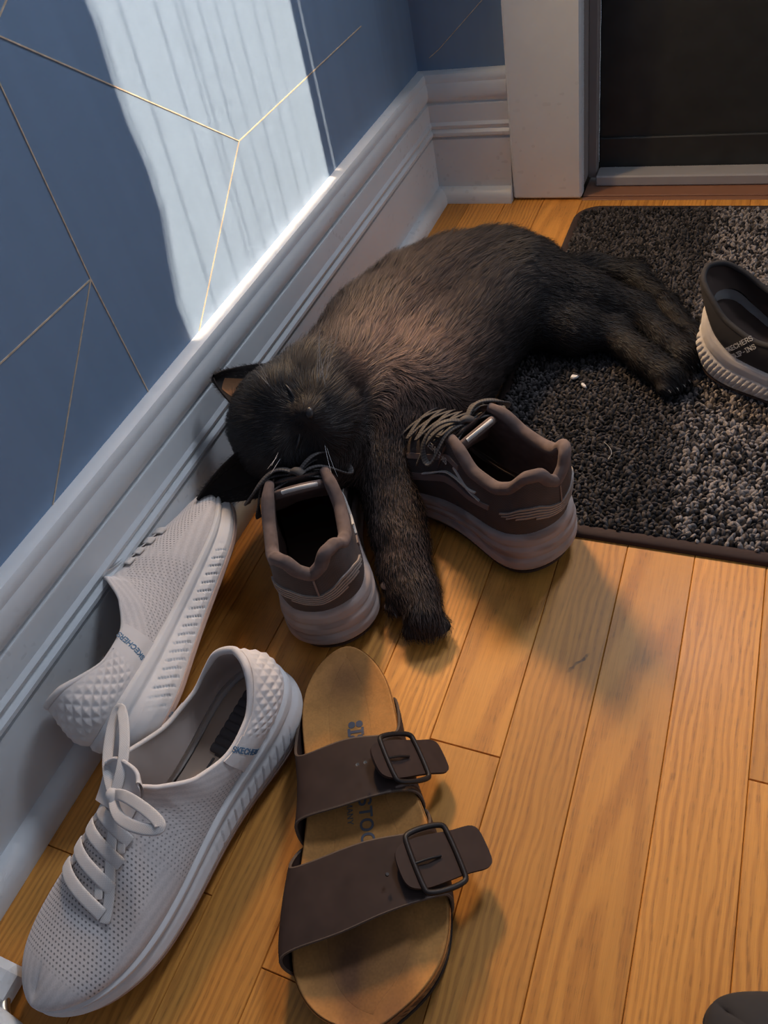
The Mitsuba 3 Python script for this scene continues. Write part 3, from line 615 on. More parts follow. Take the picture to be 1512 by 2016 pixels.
def build_beige(key, M, mirror=1, laces=True):
    S = Shoe(key, M)
    L = [(.266, .006), (.261, .021), (.247, .036), (.222, .0465), (.195, .0485), (.165, .0455), (.130, .0390), (.095, .0355), (.060, .0365), (.032, .0345), (.013, .0255), (.003, .012), (0, 0)]
    R = [(0, 0), (.003, -.012), (.013, -.0255), (.032, -.0340), (.060, -.0345), (.095, -.0310), (.130, -.0325), (.165, -.0395), (.195, -.0440), (.222, -.0430), (.245, -.0330), (.260, -.015), (.266, .006)]
    if mirror < 0: L, R = [(x, -y) for x, y in R[::-1]], [(x, -y) for x, y in L[::-1]]
    n = 560; O = outline(L, R, n)
    zb = lambda x: pchip([(-.01, .010), (.03, .002), (.06, 0), (.19, 0), (.235, .007), (.27, .020)], x)
    zt = lambda x: pchip([(-.01, .050), (.02, .047), (.08, .037), (.14, .030), (.20, .0265), (.25, .031), (.27, .036)], x)
    fl = lambda x: pchip([(0, 1), (.05, 1), (.14, .55), (.22, .25), (.27, .2)], x)
    lay = []
    m, _ = sole(O, [(.006, lambda x: zb(x) + .0002), (.0030, lambda x: zb(x) + .0012), (.0018, lambda x: zb(x) + .0040), (.0024, lambda x: zb(x) + .0050)], cap_top=False); S.part('tread', m, 'm_tread', 30)
    # midsole with slanting grooves in its lower half and a smooth lip that rises towards the heel
    s, sg = side_s(n); NL = 34; G = []
    for k in range(NL):
        f = k / (NL - 1); q0 = O
        d = np.interp(f, [0, .08, .25, .5, .62, .66, .74, .9, 1.0], [.0030, .0012, -.0006, .0004, .0022, .0026, .0002, -.0006, .0022]) + (1 - fl(O[:, 0])) * np.interp(f, [0, .5, 1], [.0, .0006, 0])
        z = zb(O[:, 0]) + .0042 + (zt(O[:, 0]) - zb(O[:, 0]) - .0042) * f
        arc = np.r_[0, np.cumsum(np.linalg.norm(np.diff(O, axis=0), axis=1))]
        gr = np.abs(((O[:, 0] + .55 * z) / .0082) % 1 - .5) * 2
        d = d + .0017 * sstep(.80, .97, gr) * sstep(.06, .14, f) * sstep(.58, .48, f) * sstep(.02, .05, O[:, 0]) * sstep(.200 if mirror < 0 else .150, .170 if mirror < 0 else .110, O[:, 0])
        q = inset(O, d - .0035 * fl(O[:, 0]) * sstep(0, .4, f) * sstep(1.0, .4, f) * sstep(.06, .0, O[:, 0]))
        G.append(np.column_stack([q, z]))
    G.append(np.column_stack([inset(O, .0055), zt(O[:, 0]) - .0005]))
    S.part('midsole', grid(np.array(G), wv=True), 'm_foam', True)
    # upper
    kl = [(0, .2575, .004, .039), (.08, .246, .003, .048), (.20, .222, .001, .057), (.30, .196, 0, .068), (.38, .172, 0, .078), (.45, .150, .001, .086), (.49, .137, .010, .092), (.53, .128, .025, .0880), (.60, .107, .0350, .073), (.70, .080, .0355, .063), (.80, .056, .0325, .066), (.88, .038, .0270, .077), (.94, .025, .0175, .087), (1, .018, 0, .090)]
    kr = [(a, b, max(c - .004, 0) if a < .3 else c * .97, d) for a, b, c, d in kl]; kr[0] = (0, .2575, -.004, .039); kr[1] = (.08, .246, -.003, .048); kr[2] = (.20, .222, -.001, .057)
    if mirror < 0:
        kl, kr = [(a, b, c if a > .3 else -kl[i][2], d) for i, (a, b, c, d) in enumerate(kl)], [(a, b, c if a > .3 else kl[i][2], d) for i, (a, b, c, d) in enumerate(kr)]
    U = upper(O, .0030, lambda x: zt(x) - .001, kl, kr, 26, .42, .58, .009)
    nn = gnorm(U); tip = sstep(.02, .0, s)[:, None, None]
    me = grid(U, wu=True)
    if nn[n // 4, 5] @ (U[n // 4, 5] - [.19, 0, .04]) < 0: nn = -nn; me.invert()
    S.part('knit_upper', me, 'm_knit', True, uv=guv(U))
    open_ = s > .455
    th = .0032 * sstep(.45, .52, s)[:, None, None] * np.ones((1, U.shape[1], 1))
    I = (U - nn * (th + .0006)); idx = np.where(s > .40)[0]
    me = grid(I[idx]); me.invert(); S.part('lining', me, 'm_lining', True)
    rim = (U[idx, -1] + I[idx, -1]) / 2; rr = np.where(s[idx] > .46, .0019, .0009) + .0012 * sstep(.85, .95, s[idx])
    S.part('collar', tube(rim, rr, 10), 'm_beige', True)
    q = inset(O, .0048); zi = zt(q[:, 0]) - .010
    ins = tm(np.column_stack([q, zi]), capfaces(n)); S.part('insole', ins, 'm_insole', True)
    w0 = lambda x0, y0, txt, h, b, mat: S.part('lettering', letters(txt, h, lambda u, v: (np.column_stack([x0 - u, y0 - v, zt(x0 - u) - .0098]), np.tile([0, 0, 1.], (len(u), 1))), .0002, b), mat, False)
    w0(.105, 0, 'SKECHERS', .013, True, 'm_print_dark'); 
    # dark ribbed footbed pad seen through the opening
    yy = np.linspace(-.012, .012, 9); pads = [tube([(x, -.0125, float(zt(np.array([x]))[0]) - .0085), (x, .0125, float(zt(np.array([x]))[0]) - .0085)], .0036, 8, flat=.5) for x in np.linspace(.030, .075, 8)]
    S.part('footbed_pad', join(pads), 'm_print_dark', 40)
    # quilted heel counter wrapping the heel, with a stitched band ahead of it
    i0, i1 = int(.755 * n / 2), int(n - .755 * n / 2); nu, nv = 181, 60
    uu, vv = np.meshgrid(np.linspace(0, 1, nu), np.linspace(0, 1, nv), indexing='ij')
    a, b = uu * 15 + vv * 3.6, uu * 15 - vv * 3.6
    tri = lambda t: 1 - np.abs((t % 1) * 2 - 1)
    qd = np.minimum(tri(a), tri(b)) * .0015
    edge = np.minimum(np.minimum(uu, 1 - uu) * 14, np.minimum(vv * 5, (1 - vv) * 3.2)); edge = np.clip(edge, 0, 1)
    P = patch(U, i0, i1, .03, .93, .0010 + qd * edge, nu, nv); sl = slab(P, .004)
    if (P[nu // 2, nv // 2] - P.reshape(-1, 3).mean(0))[0] > 0: sl.invert()
    S.part('heel_counter', sl, 'm_beige', 45)
    for sd, (ia, ib) in enumerate(((int(.672 * n / 2), i0 + 1), (i1 - 1, n - int(.672 * n / 2)))):
        P = patch(U, ia, ib, .02, .985, .0011, 14, 16)
        bd = S.part('side_tab', slab(P, .003), 'm_beige', 40)
        ic = (ia + ib) / 2 + (2 if sd == 0 else -2)
        put(bd + '__lettering', apply(letters('SKECHERS', .0042, patch_surf(U, ic, .52, (0, -1) if sd == 0 else (0, 1), .0012), .0003, True), M), 'm_print_blue', False)
    # smooth knitted tongue standing up behind the bow
    tt, ya = np.linspace(0, 1, 14)[:, None], np.linspace(-1, 1, 21)[None]
    wy = ya * (.0195 + .0050 * tt - .006 * tt ** 4); zb0 = float(np.interp(.150, [r_[1] for r_ in kl[::-1]], [r_[3] for r_ in kl[::-1]]))
    Pt = np.stack([.154 - .026 * tt - .004 * np.sin(tt * 3.1) + 6 * wy ** 2 * 0 + .006 * (ya ** 4) * tt, wy, zb0 + .0015 + .015 * tt - 9 * wy ** 2 * (1 - .2 * tt)], 2)
    S.part('tongue', join([grid(Pt, flip=True), grid(Pt - [.0022, 0, .001])]), 'm_beige', True)
    S.part('tongue_edge', tube(Pt[-1] + [-.0011, 0, 0], .0016, 8), 'm_beige', True)
    # laces: crossing bars over the throat and a bow on top
    Z = Top(U, 0.0, .47)
    def on(x, y, h=.0): return np.column_stack([x, y, Z(x, y) + h])
    xs = np.array([.198, .184, .170, .157])
    for i, x in enumerate(xs):
        y = np.linspace(-.027, .027, 22) * (1.0 - .06 * i)
        ln, uv = ribbon(on(x + .004 * (y / .02) + .002 * np.cos(y * 60), y, .0018 + .0016 * np.cos(y / .027 * 1.4)), .0085, .0016, [.3, 0, 1]); S.part('lace', ln, 'm_lace', True, uv=uv)
        if i < 3:
            x2 = np.linspace(x, xs[i + 1], 10); y2 = np.linspace(.020, .012, 10)
            for sg_ in (1, -1):
                ln, uv = ribbon(on(x2, y2 * sg_, .0012), .0065, .0013, [0, 0, 1]); S.part('lace', ln, 'm_lace', True, uv=uv)
    kx = .146; kz = float(Z(np.array([kx]), np.array([0.]))[0]) + .004
    K = np.array([kx, 0, kz])
    def bowloop(a, b, c, wd=.0075):
        if not laces: return
        p = spline([K, K + a, K + b, K + c, K + [.001, .002, .001]], 40); ln, uv = ribbon(p, wd, .0014, [.2, .5, .8]); S.part('lace', ln, 'm_lace', True, uv=uv)
    m_ = -mirror
    bowloop(np.array([-.018, -.024, .006]), np.array([-.046, -.036, .016]), np.array([-.026, -.008, .013]))
    bowloop(np.array([-.003, .022, .009]), np.array([.000, .054, .004]), np.array([.009, .026, .003]))
    def tail(pts, wd=.0075):
        if not laces: return
        p = spline(np.array(pts), 40); z = Z(p[:, 0], p[:, 1]) + .0018; p[:, 2] = np.maximum(z, p[:, 2] * 0 + z) if len(p) else z
        p[0] = K; ln, uv = ribbon(p, wd, .0014, [0, .2, 1]); S.part('lace', ln, 'm_lace', True, uv=uv)
    tail([(kx, 0, kz), (kx + .014, .008, 0), (kx + .030, .016, 0), (kx + .048, .026, 0), (kx + .060, .030, 0)])
    tail([(kx, 0, kz), (kx + .008, -.008, 0), (kx + .004, -.020, 0), (kx + .010, -.030, 0)])
    kn = tube(spline([K + [-.004, -.003, -.001], K + [0, 0, .0032], K + [.004, .003, -.001]], 14), .0042, 10, flat=.7); S.part('lace_knot', kn, 'm_lace', 40)
    return S
h0 = np.array([.177, -.893]); dA = np.array([-.174, -.985])
M_A = frame([.1735, -.8885, .006], [-.205, -.979, -.010], [-.15, 0, .989]); M_A[:3, 0] *= 1.02
build_beige('sneaker', M_A, 1)
lab('sneaker', 'pale beige knit sneaker standing flat in front, laces tied in a bow', 'shoe')

M_B = frame([.1025, -.990, .034], [-.238, .971, .001], [-.74, -.162, .65])
build_beige('sneaker_001', M_B, -1, False)
lab('sneaker_001', 'pale beige knit sneaker lying on its side, propped against the white baseboard', 'shoe')
for k in ('sneaker', 'sneaker_001'): labels[k]['group'] = 'pair of pale knit sneakers'
# ---------------------------------------------------------------- dark running shoes
def f_dark(p, n, uv):
    a = mikit.fbm(p.x * 80, p.y * 80, p.z * 80, 3); w = 0.5 + 0.5 * dr.sin(uv.x * 2400) * dr.sin(uv.y * 2400)
    return mi.Color3f(0.062, 0.048, 0.045) * (0.65 + 0.45 * a + 0.2 * w)
scene['m_dark'] = two({'type': 'principled', 'base_color': mikit.proc(f_dark), 'roughness': 0.8, 'specular': 0.3, 'sheen': 0.5})
def f_suede(p, n, uv):
    return mi.Color3f(0.135, 0.098, 0.088) * (0.7 + 0.6 * mikit.fbm(p.x * 160, p.y * 160, p.z * 160, 3))
scene['m_suede'] = two({'type': 'principled', 'base_color': mikit.proc(f_suede), 'roughness': 0.95, 'specular': 0.15, 'sheen': 0.6})
def f_mid(p, n, uv):
    a = mikit.fbm(p.x * 50, p.y * 50, p.z * 50, 3); b = mikit.smoothstep(0.55, 0.75, mikit.noise(p.x * 35, p.y * 35, p.z * 140))
    return mikit.mix((0.36, 0.285, 0.255), (0.215, 0.155, 0.135), b * 0.7) * (0.7 + 0.5 * a)
scene['m_mid'] = two({'type': 'principled', 'base_color': mikit.proc(f_mid), 'roughness': 0.65, 'specular': 0.3})
plain('m_overlay', (0.17, 0.125, 0.115), 0.5, 0.4)
plain('m_badge', (0.26, 0.215, 0.19), 0.5, 0.4)
plain('m_silver', (0.52, 0.49, 0.46), 0.5, 0.5)
plain('m_black_in', (0.055, 0.038, 0.032), 0.9, 0.1)
def f_dlace(p, n, uv):
    return mi.Color3f(0.050, 0.043, 0.041) * (0.6 + 0.7 * (0.5 + 0.5 * dr.sin(uv.x * 2600)))
scene['m_dark_lace'] = two({'type': 'principled', 'base_color': mikit.proc(f_dlace), 'roughness': 0.7})
def build_dark(key, M, mirror=1):
    S = Shoe(key, M)
    L = [(.285, .006), (.279, .022), (.262, .038), (.235, .0495), (.205, .0515), (.172, .0475), (.135, .0420), (.098, .0400), (.062, .0410), (.034, .0385), (.014, .029), (.003, .014), (0, 0)]
    R = [(0, 0), (.003, -.014), (.014, -.029), (.034, -.0380), (.062, -.0385), (.098, -.0350), (.135, -.0355), (.172, -.0420), (.205, -.0470), (.235, -.0455), (.260, -.034), (.277, -.015), (.285, .006)]
    if mirror < 0: L, R = [(x, -y) for x, y in R[::-1]], [(x, -y) for x, y in L[::-1]]
    n = 300; O = outline(L, R, n); s, sg = side_s(n)
    zb = lambda x: pchip([(-.01, .008), (.03, .001), (.06, 0), (.20, 0), (.25, .006), (.29, .020)], x)
    zt = lambda x: pchip([(-.01, .058), (.02, .053), (.07, .044), (.12, .038), (.20, .031), (.26, .034), (.29, .040)], x)
    m, _ = sole(O, [(.007, lambda x: zb(x) + .0002), (.0035, lambda x: zb(x) + .001), (.002, lambda x: zb(x) + .0055)], cap_top=False); S.part('outsole', m, 'm_black_in', 30)
    G = []; NL = 30
    hw = sstep(.10, .0, O[:, 0])
    for k in range(NL):
        f = k / (NL - 1)
        d = np.interp(f, [0, .06, .20, .36, .42, .48, .64, .70, .76, .90, .97, 1], [.004, .0012, -.0012, .0006, .0026, .0006, -.0004, .0018, .0004, .0008, .003, .006])
        z = zb(O[:, 0]) + .005 + (zt(O[:, 0]) - zb(O[:, 0]) - .005) * (f + .10 * np.sin(O[:, 0] * 26) * f * (1 - f) * 2)
        G.append(np.column_stack([inset(O, d - .0042 * hw * np.interp(f, [0, .35, .8, 1], [0, 1, .2, 0])), z]))
    S.part('midsole', grid(np.array(G), wv=True), 'm_mid', True)
    kl = [(0, .272, .004, .044), (.08, .262, .003, .053), (.18, .240, .001, .062), (.28, .212, 0, .072), (.33, .196, .001, .078), (.36, .186, .010, .083), (.42, .165, .018, .092), (.50, .138, .023, .103), (.56, .116, .027, .112), (.60, .104, .031, .109), (.68, .078, .0350, .095), (.76, .054, .0350, .092), (.82, .036, .0320, .097), (.88, .018, .0260, .113), (.92, .009, .0190, .115), (.96, .004, .0100, .106), (1, .003, 0, .099)]
    kr = [(a, b, c * .94 if a > .3 else -c, d) for a, b, c, d in kl]
    if mirror < 0: kl, kr = [(a, b, c, d) for a, b, c, d in kr], [(a, b, c, d) for a, b, c, d in kl]
    if mirror < 0:
        for k_, q_ in ((kl, 1), (kr, -1)):
            for i in range(3): k_[i] = (k_[i][0], k_[i][1], q_ * abs(k_[i][2]), k_[i][3])
    U = upper(O, .0050, lambda x: zt(x) - .0015, kl, kr, 26, .30, .5, .008, ht=.34)
    nn = gnorm(U); me = grid(U, wu=True)
    if nn[n // 4, 5] @ (U[n // 4, 5] - [.2, 0, .04]) < 0: nn = -nn; me.invert()
    S.part('upper', me, 'm_dark', True, uv=guv(U))
    th = (.0030 + .0050 * sstep(.52, .60, s))[:, None, None] * np.linspace(.5, 1, U.shape[1])[None, :, None]
    idx = np.where(s > .30)[0]; I = U - nn * th
    me = grid(I[idx]); me.invert(); S.part('lining', me, 'm_suede', True)
    ic = np.where(s > .555)[0]; rim = (U[ic, -1] + I[ic, -1]) / 2 + [0, 0, .0005]
    S.part('collar', tube(rim, .0056 - .0014 * sstep(.62, .56, s[ic]), 14), 'm_suede', True)
    q = inset(O, .0090); S.part('insole', tm(np.column_stack([q, zt(q[:, 0]) - .008]), capfaces(n)), 'm_black_in', True)
    # tongue rising from the throat, padded, with a pale woven edge
    t = np.linspace(0, 1, 18)[:, None]; yv = np.linspace(-1, 1, 17)[None]                     # t = 1 is the free top edge
    w = np.interp(1 - t, [0, .12, .35, .7, 1], [.0235, .0275, .0300, .0300, .0260]); y = yv * w
    x = np.interp(1 - t, [0, .25, .6, 1], [.104, .112, .128, .160]) + 14 * y ** 2 * t - 9 * y ** 2 * (1 - t)
    z = np.interp(1 - t, [0, .25, .6, 1], [.113, .100, .074, .048]) - 14 * y ** 2 * t
    P = np.stack([x, y, z], 2)
    S.part('tongue', join([grid(P), grid(P + [.006, 0, .004])]), 'm_suede', True)
    e = P[-1] + [-.0020, 0, -.003]; S.part('tongue_pad', tube(e, .0042, 10), 'm_suede', True)
    S.part('tongue_edge', tube(e[3:14] + [-.0024, 0, .0026], .0021, 8), 'm_silver', True)
    Z = Top(U, 0, .62)
    # laces: loose crossings and a bow drooping to the outer side
    for i, xx in enumerate((.192, .177, .162, .147, .132, .118)):
        for g in (1, -1):
            yy = np.linspace(-.024, .024, 18); zz = np.interp(xx + .006 * g * yy / .024, [.09, .118, .16, .21], [.112, .107, .092, .075]) + .004 - yy ** 2 * 10
            ln, uv = ribbon(np.column_stack([xx + .007 * g * yy / .024, yy, zz]), .0058, .0016, [.4, 0, 1]); S.part('lace', ln, 'm_dark_lace', True, uv=uv)
    K = np.array([.120, 0, .112])
    for pts in ([(0, 0, 0), (.004, .018, .006), (-.008, .040, -.004), (.004, .050, -.022), (.012, .032, -.010), (.002, .004, 0)], [(0, 0, 0), (.012, -.016, .006), (.020, -.036, -.008), (.008, -.042, -.020), (.004, -.022, -.002), (0, -.004, 0)],
                [(0, 0, 0), (.010, .016, .002), (.016, .034, -.014), (.010, .046, -.040), (.020, .050, -.056)], [(0, 0, 0), (.012, -.012, 0), (.026, -.026, -.014), (.034, -.038, -.036)]):
        p = spline(np.array(pts, float) * [1, mirror, 1] + K, 44); ln, uv = ribbon(p, .0058, .0018, [.3, .2, 1]); S.part('lace', ln, 'm_dark_lace', True, uv=uv)
    S.part('lace_knot', tube(spline([K + [-.004, -.004, 0], K + [0, 0, .003], K + [.004, .004, 0]], 12), .0045, 10, flat=.7), 'm_dark_lace', 40)
    # striped half-moon badge on the heel, two side bands and thin bright piping
    i0, i1 = int(.80 * n / 2), int(n - .80 * n / 2); nu, nv = 60, 40
    uu, vv = np.meshgrid(np.linspace(-1, 1, nu), np.linspace(0, 1, nv), indexing='ij')
    P = patch(U, i0, i1, .30, .52, 0, nu, nv)
    keep = (uu ** 2 + ((1 - vv) * .98) ** 2) < 1.0
    for b in range(5):
        lo, hi = .02 + b * .2, .02 + b * .2 + .13
        vm = (lo + hi) / 2; wid = math.sqrt(max(1 - (1 - vm) ** 2, .05)) * .98
        c0, c1 = (i0 + i1) / 2 - (i1 - i0) / 2 * wid, (i0 + i1) / 2 + (i1 - i0) / 2 * wid
        Q = patch(U, c0, c1, .30 + .26 * lo, .30 + .26 * hi, .0016, 30, 4); S.part('heel_badge_stripe', slab(Q, .002), 'm_badge', 40)
    for g in (1, -1):
        def run(sa, sb, ta, tb, w, mat, name, off=.0012):
            k = 26; ss = np.linspace(sa, sb, k); tt = np.linspace(ta, tb, k); Q = []
            for a, b in zip(ss, tt):
                i = a * n / 2 if g > 0 else n - a * n / 2
                Q.append(patch(U, i, i + .01, b - w, b + w, off, 2, 4)[0])
            Q = np.array(Q); S.part(name, slab(Q if g > 0 else Q[:, ::-1], .002), mat, 40)
        run(.40, .76, .30, .58, .055, 'm_overlay', 'side_band'); run(.36, .62, .55, .82, .04, 'm_overlay', 'side_band'); run(.46, .70, .40, .74, .012, 'm_silver', 'piping', .0018); run(.60, .72, .74, .62, .012, 'm_silver', 'piping', .0018)
        i = .50 * n / 2 if g > 0 else n - .50 * n / 2
        S.part('lettering', letters('SKECHERS', .0062, patch_surf(U, i, .80, (-1, .35) if g > 0 else (-1, -.35), .0010), .0004, True), 'm_silver', False)
    S.part('heel_seam', tube(patch(U, n // 2, n // 2 + .01, .55, .95, .0006, 2, 20)[0], .0009, 6), 'm_overlay', 40)
    return S
M_L = frame([.194, -.8375, 0], [-.50, .866, 0], [0, 0, 1]); M_L[:3, :3] *= 1.05; M_L[:3, 0] *= .89
build_dark("running_shoe", M_L, 1)
lab('running_shoe', 'dark brown running shoe with heel behind the sandal, toe under the cat', 'shoe', 'pair of dark running shoes')
M_R = frame([.3585, -.7005, .003], [-.90, .436, .012], [0, 0, 1]); M_R[:3, :3] *= 1.05; M_R[:3, 0] *= .82
build_dark("running_shoe_001", M_R, -1)
lab('running_shoe_001', "dark brown running shoe at the mat's edge, to the right of the cat's front paws", 'shoe', 'pair of dark running shoes')

# ---------------------------------------------------------------- black slip-on at the right edge
plain('m_black_knit', (0.030, 0.028, 0.029), 0.85, 0.25, sheen=0.4)
plain('m_white_foam', (0.62, 0.58, 0.55), 0.6, 0.35)
plain('m_print_white', (0.55, 0.54, 0.53), 0.6)
def build_black(key, M, words):
    S = Shoe(key, M)
    L = [(.275, .004), (.268, .022), (.250, .038), (.222, .0465), (.195, .0485), (.165, .0455), (.130, .0400), (.095, .0375), (.060, .0385), (.032, .0365), (.013, .0275), (.003, .013), (0, 0)]
    R = [(0, 0), (.003, -.013), (.013, -.0275), (.032, -.0365), (.060, -.0375), (.095, -.0350), (.130, -.0345), (.165, -.0405), (.195, -.0445), (.222, -.0430), (.248, -.033), (.266, -.015), (.275, .004)]
    n = 520; O = outline(L, R, n); s, sg = side_s(n)
    zb = lambda x: pchip([(-.01, .014), (.03, .003), (.06, 0), (.19, 0), (.24, .007), (.28, .020)], x)
    zt = lambda x: pchip([(-.01, .084), (.006, .078), (.030, .056), (.06, .041), (.12, .034), (.20, .029), (.28, .038)], x)
    m, _ = sole(O, [(.006, lambda x: zb(x) + .0002), (.002, lambda x: zb(x) + .0012), (.002, lambda x: zb(x) + .004)], cap_top=False); S.part('tread', m, 'm_black_in', 30)
    G = []
    for k in range(30):
        f = k / 29; d = np.interp(f, [0, .08, .3, .5, .56, .62, .8, .93, 1], [.003, .001, -.001, .0, .0022, .0004, -.0004, .0006, .0040])
        z = zb(O[:, 0]) + .0035 + (zt(O[:, 0]) - zb(O[:, 0]) - .0035) * f
        gr = np.abs(((O[:, 0] - .55 * z) / .0060) % 1 - .5) * 2
        d = d + .0019 * sstep(.62, .95, gr) * sstep(.04, .10, f) * sstep(.52, .46, f) - .004 * sstep(.05, 0, O[:, 0]) * np.interp(f, [0, .3, 1], [0, 1, .1])
        G.append(np.column_stack([inset(O, d), z]))
    S.part('midsole', grid(np.array(G), wv=True), 'm_white_foam' if words else 'm_black_knit', True)
    kl = [(0, .268, .004, .042), (.08, .256, .003, .052), (.20, .230, .001, .060), (.30, .203, 0, .072), (.40, .172, .002, .084), (.46, .155, .012, .090), (.52, .138, .026, .088), (.60, .112, .0365, .076), (.70, .077, .0370, .068), (.80, .042, .0350, .076), (.88, .016, .0290, .092), (.94, -.002, .0185, .102), (1, -.010, 0, .105)]
    kr = [(a, b, -c if a < .25 else c, d) for a, b, c, d in kl]
    U = upper(O, .0032, lambda x: zt(x) - .001, kl, kr, 24, .38, .56, .009); nn = gnorm(U); me = grid(U, wu=True)
    if nn[n // 4, 5] @ (U[n // 4, 5] - [.19, 0, .04]) < 0: nn = -nn; me.invert()
    S.part('upper', me, 'm_black_knit', True)
    idx = np.where(s > .38)[0]; I = U - nn * .004; me = grid(I[idx]); me.invert(); S.part('lining', me, 'm_black_in', True)
    ic = np.where(s > .42)[0]; S.part('collar', tube((U[ic, -1] + I[ic, -1]) / 2, .0030, 10), 'm_black_knit', True)
    q = inset(O, .007); S.part('insole', tm(np.column_stack([q, zt(q[:, 0]) - .008]), capfaces(n)), 'm_black_in', True)
    i = n - .76 * n / 2
    if words:
        S.part('lettering', letters('SKECHERS', .0050, patch_surf(U, i + 2, .60, (.62, .80), .0006), .0004, True), 'm_print_white', False)
        S.part('lettering', letters('SLIP-INS', .0050, patch_surf(U, i + 7, .46, (.62, .80), .0006), .0004, True), 'm_print_white', False)
build_black('slip_on_shoe', frame([.4435, -.387, 0.0095], [.87, -.49, 0], [0, 0, 1]), True)
lab('slip_on_shoe', 'black slip-on shoe with a ribbed white sole on the mat at the right edge', 'shoe')
# ---------------------------------------------------------------- the sleeping cat
HU = np.array([-.86, -.40, .31]); HU /= np.linalg.norm(HU)                # crown of the head
HL = np.array([.06, .80, .58]); HL -= HU * (HL @ HU); HL /= np.linalg.norm(HL)    # its left side
_a = math.radians(11); HU, HL = math.cos(_a) * HU - math.sin(_a) * HL, math.cos(_a) * HL + math.sin(_a) * HU
HF = np.cross(HL, HU)                                                     # where the face points
HC = np.array([.100, -.672, .110]); HS = 1.30
def hd(f, l, u): return HC + (HF * f + HL * l + HU * u) * HS
CHAINS = {
 'spine': [(.108, -.640, .100, .046), (.118, -.575, .084, .060), (.125, -.505, .080, .068), (.138, -.440, .074, .067), (.162, -.385, .068, .063), (.200, -.338, .060, .056), (.236, -.306, .050, .040)],
 'belly': [(.150, -.610, .078, .044), (.176, -.555, .064, .057), (.186, -.500, .060, .058), (.196, -.440, .056, .055), (.214, -.385, .055, .054), (.232, -.345, .058, .052)],
 'arm_b': [(.185, -.585, .062, .046), (.192, -.655, .052, .026), (.226, -.733, .036, .0175), (.248, -.775, .023, .0165), (.258, -.794, .0185, .0180)],
 'arm_a': [(.160, -.600, .080, .044), (.176, -.672, .062, .025), (.204, -.728, .040, .0160), (.222, -.758, .029, .0150), (.234, -.776, .0225, .0165)],
 'leg_a': [(.238, -.355, .066, .052), (.305, -.352, .050, .032), (.365, -.352, .040, .0175), (.400, -.385, .028, .0140), (.424, -.408, .0225, .0150)],
 'leg_b': [(.232, -.370, .050, .050), (.300, -.388, .034, .030), (.345, -.385, .028, .0180), (.388, -.425, .026, .0150), (.412, -.446, .0230, .0165)],
 'tail': [(.242, -.300, .042, .025), (.290, -.248, .026, .0165), (.345, -.252, .021, .0150), (.392, -.312, .019, .0140), (.428, -.372, .018, .0125), (.446, -.405, .017, .0090)],
}
HEAD = [(c, r * HS) for c, r in [(hd(0, 0, .002), .046), (hd(.012, .024, -.018), .030), (hd(.012, -.024, -.018), .030), (hd(.036, .010, -.019), .0155), (hd(.036, -.010, -.019), .0155), (hd(.047, 0, -.008), .0095), (hd(.038, 0, -.032), .0110), (hd(.030, .018, .010), .016), (hd(.030, -.018, .010), .016)]]
def toes(end, prev, r, n=4):
    e, p = np.array(end[:3]), np.array(prev[:3]); d = (e - p) / np.linalg.norm(e - p); s = np.cross(d, [0, 0, 1]); s /= np.linalg.norm(s)
    return [(e + d * r * .62 + s * (k - (n - 1) / 2) * r * .52 - np.array([0, 0, r * .18]) + d * r * .15 * math.cos(k - 1.5), r * .46) for k in range(n)]
